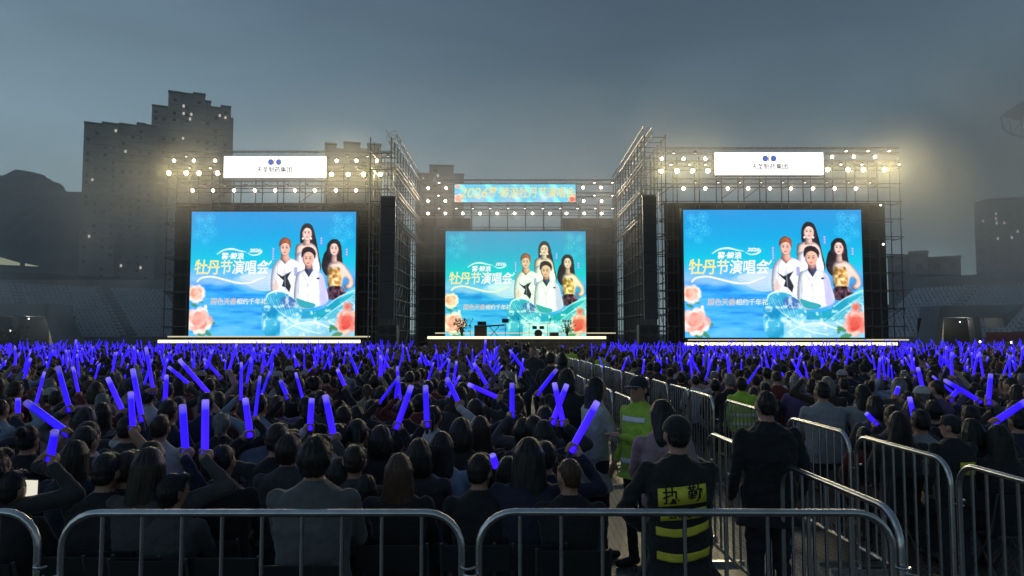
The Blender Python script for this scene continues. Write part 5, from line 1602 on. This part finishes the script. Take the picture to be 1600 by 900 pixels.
for px, py, lb, Yh in ((845, 548, "far guard in lime jacket in the middle of the crowd, leftmost of three", 24), (893, 543, "far guard in lime jacket at the lane's far end", 26), (940, 550, "far guard in lime jacket just right of the lane", 22)):
    hero(px, py, 1.6, lb, (.34, .54, .05), "short", "black", "stand", (("down",), ("down",)), Y=Yh, seed=px, voxel=.025)
cg, _ = hero(1486, 650, 1.50, "guard in a dark cap with a yellow back patch, seen behind the right barriers", (.012, .013, .016), "short", "black", "stand", (("down",), ("fold",)), yaw=40, cap=(.012, .014, .02), bulk=1.15, Y=4.95 + .9, seed=13)
patch(cg, -.02, .15, 1.16, 1.29, .0, [("执勤", .07, .065, 1.225, 1.0)])
for i, (px, py, z, lb, c, h, hcx, kw) in enumerate([
    (1285, 596, 1.50, "broad person in a pale grey top, tallest back beyond the right lane barrier", "pale grey", "short", "black", dict(bulk=1.2, Y=8.7, pose="sit")),
    (1440, 604, 1.34, "person in a pale round cap in the right block", "charcoal", "crop", "grey", dict(cap=(.4, .4, .4))),
    (1395, 634, 1.30, "broad dark jacketed person facing the right block's nearest sticks", "charcoal", "short", "black", dict(bulk=1.15)),
    (1438, 640, 1.30, "person in pale grey jacket left of the capped guard", "pale grey", "short", "black", dict(bulk=1.1)),
    (1560, 664, 1.26, "long-haired woman in black at the far right edge", "black", "long", "black", dict()),
    (1350, 668, 1.08, "person in dark red behind the second right barrier", "dark red", "bob", "black", dict()),
    (1590, 640, 1.28, "dark short-haired person at the right frame edge under a stick", "navy", "short", "black", dict()),
]):
    hero(px, py, z, lb, c, h, hcx, seed=40 + i, **kw)

# phone held at the far left
t = thing("phone", "glowing phone held up at the far left behind the barrier", "phone", at(48, 770, 4.25))
t.rotation_euler = (R(8), R(4), R(10))
MB().box((0, 0.006, 0), (.078, .008, .16)).build("case", M_BLACK, t, bevel=.003)
MB().box((0, 0.0, 0), (.07, .003, .15)).build("screen", emit("phone screen", (.9, .85, .7), .9, sampling="NONE"), t)

# ---- sticks one can pick out: base, tip (pixels), who holds them
HS = [((105, 676), (40, 628)), ((78, 718), (86, 672)), ((28, 652), (28, 622)), ((109, 640), (90, 572)), ((193, 645), (168, 590)), ((208, 672), (204, 612)), ((222, 655), (207, 576)),
 ((290, 708), (285, 632)), ((320, 712), (321, 624)), ((391, 680), (383, 622)), ((329, 618), (280, 562)), ((298, 602), (263, 573)), ((484, 670), (487, 622)), ((522, 684), (508, 617)),
 ((620, 667), (643, 602)), ((667, 664), (665, 602)), ((718, 632), (698, 590)), ((780, 622), (731, 600)), ((800, 650), (800, 598)), ((840, 615), (870, 577)), ((863, 660), (886, 600)), ((880, 662), (866, 598)),
 ((893, 702), (934, 627)), ((258, 626), (260, 586)), ((450, 622), (438, 594)), ((540, 606), (527, 577)), ((1432, 672), (1421, 620)), ((1530, 626), (1476, 594)), ((1544, 630), (1548, 584)), ((1553, 660), (1603, 627)),
 ((1370, 663), (1353, 645)), ((1442, 608), (1434, 574)), ((1484, 624), (1500, 606)), ((345, 590), (318, 560)), ((560, 588), (545, 550)), ((600, 580), (606, 545)), ((762, 604), (740, 567)), ((38, 590), (48, 560)), ((1398, 622), (1404, 604)), ((775, 729), (769, 710))]
def lean_word(dx, dy):
    a = math.degrees(math.atan2(dx, -dy))
    return "upright" if abs(a) < 9 else ("leaning " if abs(a) < 32 else "slanting far ") + ("right" if a > 0 else "left")
for i, ((bx, by), (tx, ty)) in enumerate(HS):
    zb = 1.24 if by > 640 else 1.30
    if i == 39: zb = 1.1
    Yb = depth_for(by, zb)
    if bx > 1150: Yb = max(Yb, 3.8 * 1121 / (bx - 800))
    B = at(bx, by, Yb)
    Tp = at(tx, ty, Yb - .03 if i % 2 else Yb + .03)
    d = (Tp - B)
    Ls = d.length
    sx = 1 if i % 3 else -1
    if 19 <= i <= 22: sx = 1
    # the holder sits a little in front of the raised hand
    tx_, ty_ = sx * rnd.uniform(.24, .30), rnd.uniform(.14, .2)
    hx, hy = B.x - tx_, B.y - ty_
    sc = rnd.uniform(.97, 1.03)
    words = lean_word(tx - bx, ty - by)
    where = f"{'nearest of all to the left edge' if i == 2 else ''}"
    stage_side = "right block" if bx > 1150 else "left block"
    lb = f"blue light stick {words} in the {stage_side}, number {i + 1} of the near ones"
    HSL = {0: "fat blue stick slanting far left over a person with a bun", 1: "short blue stick hanging low beside the slanting fat one", 2: "short upright blue stick nearest the left edge", 3: "long blue stick leaning left above the slanting fat one", 4: "blue stick leaning left before the bare raised forearm", 5: "thin upright blue stick beside the tallest pair at left", 6: "tall blue stick in the fist with the bare raised forearm",
      7: "upright blue stick, left one of the tall pair above the left barrier", 8: "tall upright blue stick, right one of the pair above the left barrier", 9: "blue stick leaning left above the man with cropped hair", 10: "long blue stick slanting left, lower of two crossing behind the tall pair", 11: "blue stick slanting left, upper of two crossing behind the tall pair", 12: "short upright blue stick left of the denim jacket's head", 13: "blue stick leaning left above the denim jacket's head",
      14: "blue stick leaning right above the bob-haired head", 15: "upright blue stick above the round-headed person", 16: "blue stick leaning left above the long-haired woman", 17: "blue stick almost level above the long-haired woman in the third row", 18: "upright blue stick just left of the walkway edge", 19: "blue stick slanting right beside the black coat", 20: "blue stick leaning right, one of the crossed pair before the black coat", 21: "blue stick leaning left, one of the crossed pair before the black coat", 22: "long blue stick leaning right before the pale shawl",
      26: "blue stick leaning left before the pale grey jacket in the right block", 27: "blue stick slanting far left above the capped guard", 28: "upright blue stick just right of the capped guard", 29: "blue stick slanting right at the right frame edge", 30: "short blue stick slanting left beside the dark red top", 39: "short bit of blue stick beside the barrier gap"}
    lb = HSL.get(i, lb)
    add_stick(B, d, Ls, lb, 1.12 if i not in (0, 29) else 1.35)
    if i in (22, 20): pass
    if i == 39: continue
    ax = d.normalized() / 1.0
    loc = Vector((hx, hy, 0))
    tgt = (B - loc) / sc
    arms = [("lap",), ("lap",)]
    arms[1 if sx > 0 else 0] = ("at", tgt, ax)
    near = Yb < 7.5
    bare = i in (5, 6, 0, 10)
    st = "stand" if i in (22,) else "sit"
    P_, head, _h = figure("sit", arms, R(rnd.uniform(-12, 12)), R(rnd.uniform(-6, 4)), 0, rnd.uniform(.92, 1.12), short_sleeve=bare)
    if not free(hx, hy, .22): hx += 0.0
    c = ("black", "charcoal", "navy", "dark grey", "black")[i % 5] if i not in (5, 6, 12, 16) else "white"
    h = rnd.choice(["short", "long", "bob", "full", "ponytail"])
    me = body_mesh(P_, .0105 if near else .016, .007, i)
    add_person(me, head, (hx, hy, 0), 0, c, h, rnd.choice(["black", "dark brown", "black"]), f"{c} clad {h}-haired person under the {lb.replace('blue ', '', 1)}"[:200] if len(f"{c} clad {h}-haired person under the {lb}".split()) <= 17 else f"{c} clad person whose raised fist grips light stick number {i + 1}", "people in the crowd", sc)
    PEOPLE.append((hx, hy))

# ---- the seats of the two blocks, row by row
def left_edge(Y): return .30 - .018 * (Y - 4.1)
def right_edge(Y): return 3.42 - .05 * (Y - 4.1)
ARCH = []
def arch(arms, yaw=0, nod=0, bulk=1.0, vox=.019, coat=0):
    P_, head, hp_ = figure("sit", arms, R(yaw), R(nod), coat, bulk, hands=True)
    return body_mesh(P_, vox, .006, len(ARCH)), head, hp_, P_
up = Vector((0, .15, 1)).normalized()
specs = [dict(arms=(("lap",), ("lap",))), dict(arms=(("lap",), ("lap",)), yaw=22, bulk=.92), dict(arms=(("lap",), ("lap",)), yaw=-25, bulk=1.12), dict(arms=(("fold",), ("fold",)), nod=-14, bulk=1.05),
         dict(arms=(("lap",), ("at", Vector((.27, .17, 1.22)), up)), yaw=6), dict(arms=(("at", Vector((-.27, .16, 1.26)), up), ("lap",)), yaw=-8, bulk=1.06), dict(arms=(("lap",), ("at", Vector((.20, .16, 1.40)), up)), nod=6), dict(arms=(("at", Vector((-.24, .12, 1.38)), up), ("lap",)), bulk=.94), dict(arms=(("at", Vector((-.12, .32, 1.12)), None), ("at", Vector((.12, .32, 1.12)), None)))]
specs += [dict(arms=(("lap",), ("at", Vector((.27, .20, 1.02)), up))), dict(arms=(("at", Vector((-.27, .20, 1.04)), up), ("lap",)))]
for s in specs: ARCH.append(arch(**s))
# (archetypes 4-7 hold a stick)
seats = []
Y = 4.25; row = 0
while Y < 41.5:
    # left block
    xmin = -(.714 * Y + 1.2)
    x = left_edge(Y) - .28; k = 0
    while x > xmin:
        seats.append((row, "left", k, x + rnd.uniform(-.05, .05), Y + rnd.uniform(-.09, .09))); x -= .535; k += 1
    x = right_edge(Y) + .30; k = 0
    while x < .714 * Y + 1.2:
        if Y > 6.3: seats.append((row, "right", k, x + rnd.uniform(-.05, .05), Y + rnd.uniform(-.09, .09)))
        x += .535; k += 1
    Y += .86 if Y < 20 else .78; row += 1
n_person = sum(1 for o in S.objects if o.name.split(".")[0] == "person")
EMPTY_SEATS = [(x, y) for (rw, sd, k, x, y) in seats if rw < 4 and sd == "left" and 372 < 800 + x / y * FPX < 448]
far, far_sticks = [], []
LIM_P, LIM_S = 300, 300
HN = {"short": "short dark hair", "crop": "cropped hair", "full": "thick short hair", "bob": "bobbed hair", "long": "long loose hair", "ponytail": "ponytail", "bun": "a bun"}
def stick_prob(x, y):
    if y > 24 and abs(x + .02 * y) < 5: return .06
    if y < 7: return .22
    return .52 if y < 22 else .86
chairs_done = 0
for (rw, sd, k, x, y) in seats:
    if (x, y) in EMPTY_SEATS:
        chair(x, y, R(rnd.uniform(-5, 5)), f"empty black folding chair, {ordn(chairs_done)} one left of the denim jacket"); chairs_done += 1
        continue
    if not free(x, y): continue
    if rnd.random() < .05: continue
    hold = rnd.random() < stick_prob(x, y)
    ai = (rnd.choice((4, 5, 6, 7)) if y < 14 else rnd.choice((9, 10, 9, 10, 9, 10, 4, 5))) if hold else rnd.choice((0, 0, 1, 2, 3, 8))
    c = rnd.choice(list(DARKS) * 2 + list(LIGHTS))
    h = rnd.choices(["short", "crop", "full", "bob", "long", "ponytail", "bun"], [6, 4, 3, 3, 4, 4, 2])[0]
    hcx = rnd.choices(["black", "dark brown", "brown", "grey"], [7, 3, 1, 1])[0]
    sc, rz = rnd.uniform(.93, 1.06), R(rnd.uniform(-14, 14))
    PEOPLE.append((x, y))
    me, head, hp_, P_ = ARCH[ai]
    if n_person < LIM_P:
        lb = f"{c} clad person with {HN[h]}, row {rw + 1} {sd} block, {ordn(k)} from lane"
        kap = rnd.random() < .07
        if kap: h = rnd.choice(("short", "ponytail")); lb = f"{c} clad person in a cap, row {rw + 1} {sd} block, {ordn(k)} from lane"
        add_person(me, head, (x, y, 0), rz, c, h, hcx, lb, "people in the crowd", sc, rnd.choice([(.02, .02, .022), (.3, .3, .3), (.03, .04, .09), (.25, .22, .18)]) if kap else None)
        n_person += 1
    else:
        far.append((ai, x, y, rz, sc, c, h, hcx))
    if hold:
        hnd = hp_[1 if ai in (4, 6, 9) else 0] * sc
        q = Matrix.Rotation(rz, 3, "Z") @ hnd + Vector((x, y, 0))
        a, f_ = rnd.gauss(0, .34), rnd.gauss(.1, .28)
        d = Vector((math.sin(a), math.sin(f_), math.cos(a))).normalized()
        L_ = rnd.uniform(.34, .46)
        if N_STICK[0] < LIM_S:
            w_ = lean_word(d.x, -d.z)
            add_stick(q, d, L_, f"blue stick {w_} held in row {rw + 1} of {sd} block, {ordn(k)} from the lane", rnd.uniform(.72, .95))
        else: far_sticks.append((q, d, L_))

# ---- the far rows, too many to count: one mass of seated people, one of their sticks
def arr(me):
    me.calc_loop_triangles()
    v = np.empty(len(me.vertices) * 3); me.vertices.foreach_get("co", v)
    t_ = np.empty(len(me.loop_triangles) * 3, np.int32); me.loop_triangles.foreach_get("vertices", t_)
    pi = np.empty(len(me.loop_triangles), np.int32); me.loop_triangles.foreach_get("polygon_index", pi)
    mi = np.empty(len(me.polygons), np.int32); me.polygons.foreach_get("material_index", mi)
    return v.reshape(-1, 3), t_.reshape(-1, 3), mi[pi]
LOD = []
for me, head, hp_, P_ in ARCH:
    lo = remesh([p for p in P_], .034, 1, .22)
    LOD.append((arr(lo), head))
HLOD = {}
for st in HAIR:
    lo = remesh(hair_prims(st), .03, 0, .5); cut_face(lo, st); HLOD[st] = arr(lo)
def mass(name, items, kind_label, m):
    Vs, Ts, Cs, off = [], [], [], 0
    for (v, t_, col) in items:
        Vs.append(v); Ts.append(t_ + off); Cs.append(col); off += len(v)
    V = np.concatenate(Vs).astype(np.float32); T_ = np.concatenate(Ts).astype(np.int32); Cc = np.concatenate(Cs)
    me = bpy.data.meshes.new(name)
    me.vertices.add(len(V)); me.vertices.foreach_set("co", V.ravel())
    me.loops.add(T_.size); me.loops.foreach_set("vertex_index", T_.ravel())
    me.polygons.add(len(T_)); me.polygons.foreach_set("loop_start", np.arange(0, T_.size, 3, dtype=np.int32))
    me.polygons.foreach_set("use_smooth", np.ones(len(T_), bool))
    me.update(calc_edges=True)
    ca = me.color_attributes.new("tint", "FLOAT_COLOR", "CORNER")
    c4 = np.repeat(np.concatenate([Cc, np.ones((len(Cc), 1))], 1), 3, axis=0).astype(np.float32)
    ca.data.foreach_set("color", c4.ravel())
    me.materials.append(m)
    return tag(link(name, me), kind_label, None, None, "stuff")
M_FAR, _t, _p = newmat("far clothing")
_a = _t.nodes.new("ShaderNodeVertexColor"); _a.layer_name = "tint"; _t.links.new(_a.outputs[0], _p.inputs["Base Color"]); _p.inputs["Roughness"].default_value = .8
items = []
base_cols = np.array([(.30, .17, .12), (0, 0, 0), (.018, .02, .028), (.012, .012, .012)])
ALLC = {**DARKS, **LIGHTS}
for (ai, x, y, rz, sc, c, h, hcx) in far:
    (v, t_, mi), (hc, Mh) = LOD[ai]
    cr, sr = math.cos(rz), math.sin(rz)
    Rm = np.array([[cr, -sr, 0], [sr, cr, 0], [0, 0, 1]]).T
    col = base_cols[mi].copy(); col[mi == 1] = ALLC[c]
    items.append(((v * sc) @ Rm + (x, y, 0), t_, col))
    hv, ht, _m = HLOD[h]
    w_ = (hv @ np.array(Mh).T + np.array(hc)) * sc
    items.append((w_ @ Rm + (x, y, 0), ht, np.tile(HAIRC[hcx], (len(ht), 1))))
if items: mass("seated_crowd", items, "far rows of seated people reaching to the stages", M_FAR)
sv, st_, _m = arr(stick_mesh(n=6))
items = []
for (q, d, L_) in far_sticks:
    Rm = np.array(d.to_track_quat("Z", "Y").to_matrix())
    items.append(((sv * (.72, .72, L_ / .40)) @ Rm.T + np.array(q), st_, np.zeros((len(st_), 3))))
M_STICKF = emit("glowing blue foam far", lin(46, 18, 252), 1.5, (0.05, 0.05, 0.35), sampling="NONE")
if items: mass("distant_light_sticks", items, "dense blue light sticks over the far rows", M_STICKF)
print("people", n_person, "far", len(far), "sticks", N_STICK[0], "far sticks", len(far_sticks))

# chairs under the nearest rows on the right, where legs and seats show through the bars
k = 0
for o in [o for o in S.objects if o.get("category") == "person" and o.location.y < 8.5 and o.location.x > 2.6 and o.get("group")]:
    chair(o.location.x, o.location.y - .05, o.rotation_euler[2], f"occupied black chair in the right block, {ordn(k)} by nearness of its sitter"); k += 1
k = 0
for o in [o for o in S.objects if o.get("category") == "person" and o.location.y < 4.9 and o.location.x < .6 and o.get("group")]:
    chair(o.location.x, o.location.y - .05, o.rotation_euler[2], f"occupied black chair behind the front barrier, {ordn(k)} placed along it"); k += 1
# ------------------------------------------------------------------ air: thin haze everywhere, smoke round the left and right rigs
def vol_box(name, lo, hi, dens, col=(0.9, 0.92, 0.95), aniso=0.2, noise_scale=None, lo_t=0.45, hi_t=0.75, step=None, ellipsoid=True, stretch=(1, 1, 1), seedv=(0, 0, 0)):
    c = [(lo[i] + hi[i]) / 2 for i in range(3)]; d = [hi[i] - lo[i] for i in range(3)]
    m = bpy.data.materials.new(name); m.use_nodes = True
    t = m.node_tree; N, L = t.nodes, t.links
    for n in list(N):
        if n.type != "OUTPUT_MATERIAL": N.remove(n)
    out = next(n for n in N if n.type == "OUTPUT_MATERIAL")
    v = N.new("ShaderNodeVolumePrincipled")
    v.inputs["Color"].default_value = (*col, 1); v.inputs["Anisotropy"].default_value = aniso
    v.inputs["Density"].default_value = dens
    L.new(v.outputs[0], out.inputs["Volume"])
    if noise_scale:
        tc = N.new("ShaderNodeTexCoord")
        nz = N.new("ShaderNodeTexNoise"); nz.inputs["Scale"].default_value = noise_scale; nz.inputs["Detail"].default_value = 4; nz.inputs["Roughness"].default_value = .55; nz.inputs["Distortion"].default_value = .6
        mp = N.new("ShaderNodeMapping"); mp.inputs["Scale"].default_value = stretch; mp.inputs["Location"].default_value = seedv
        L.new(tc.outputs["Object"], mp.inputs[0]); L.new(mp.outputs[0], nz.inputs["Vector"])
        mr = N.new("ShaderNodeMapRange"); mr.interpolation_type = "SMOOTHSTEP"
        mr.inputs[1].default_value, mr.inputs[2].default_value = lo_t, hi_t
        mr.inputs[3].default_value, mr.inputs[4].default_value = 0, dens
        L.new(nz.outputs[0], mr.inputs[0])
        sc = N.new("ShaderNodeVectorMath"); sc.operation = "DIVIDE"; sc.inputs[1].default_value = [x / 2 for x in d]
        L.new(tc.outputs["Object"], sc.inputs[0])
        ln = N.new("ShaderNodeVectorMath"); ln.operation = "LENGTH"; L.new(sc.outputs[0], ln.inputs[0])
        fr = N.new("ShaderNodeMapRange"); fr.interpolation_type = "SMOOTHSTEP"
        fr.inputs[1].default_value, fr.inputs[2].default_value, fr.inputs[3].default_value, fr.inputs[4].default_value = 1.0, 0.45, 0, 1
        L.new(ln.outputs[1], fr.inputs[0])
        mu = N.new("ShaderNodeMath"); mu.operation = "MULTIPLY"
        L.new(mr.outputs[0], mu.inputs[0]); L.new(fr.outputs[0], mu.inputs[1]); L.new(mu.outputs[0], v.inputs["Density"])
        m.cycles.volume_sampling = "MULTIPLE_IMPORTANCE"
    if step: m.cycles.volume_step_rate = step
    b = MB(); b.box((0, 0, 0), d)
    o = b.build(name, m); o.location = c
    return tag(o, kind="stuff")
vol_box("haze", (-800, -55, -1), (800, 1190, 260), HAZE_D, (0.86, 0.9, 0.95), 0.0)
vol_box("smoke", (-56, 40, -.5), (-16, 68, 19.5), SMK[0], (.95, .93, .9), .1, .15, .36, .70, 1.0, stretch=(1, .6, .8), seedv=(3, 0, 1))
vol_box("smoke", (20, 34, -.5), (64, 68, 27), SMK[1], (.93, .93, .93), .1, .12, .26, .68, 1.0, stretch=(1, .6, .7), seedv=(9, 4, 2))
vol_box("smoke", (-44, 40, 5), (46, 70, 23), SMK[2], (.93, .93, .93), .1, .17, .2, .8, 1.0, seedv=(1, 7, 2))
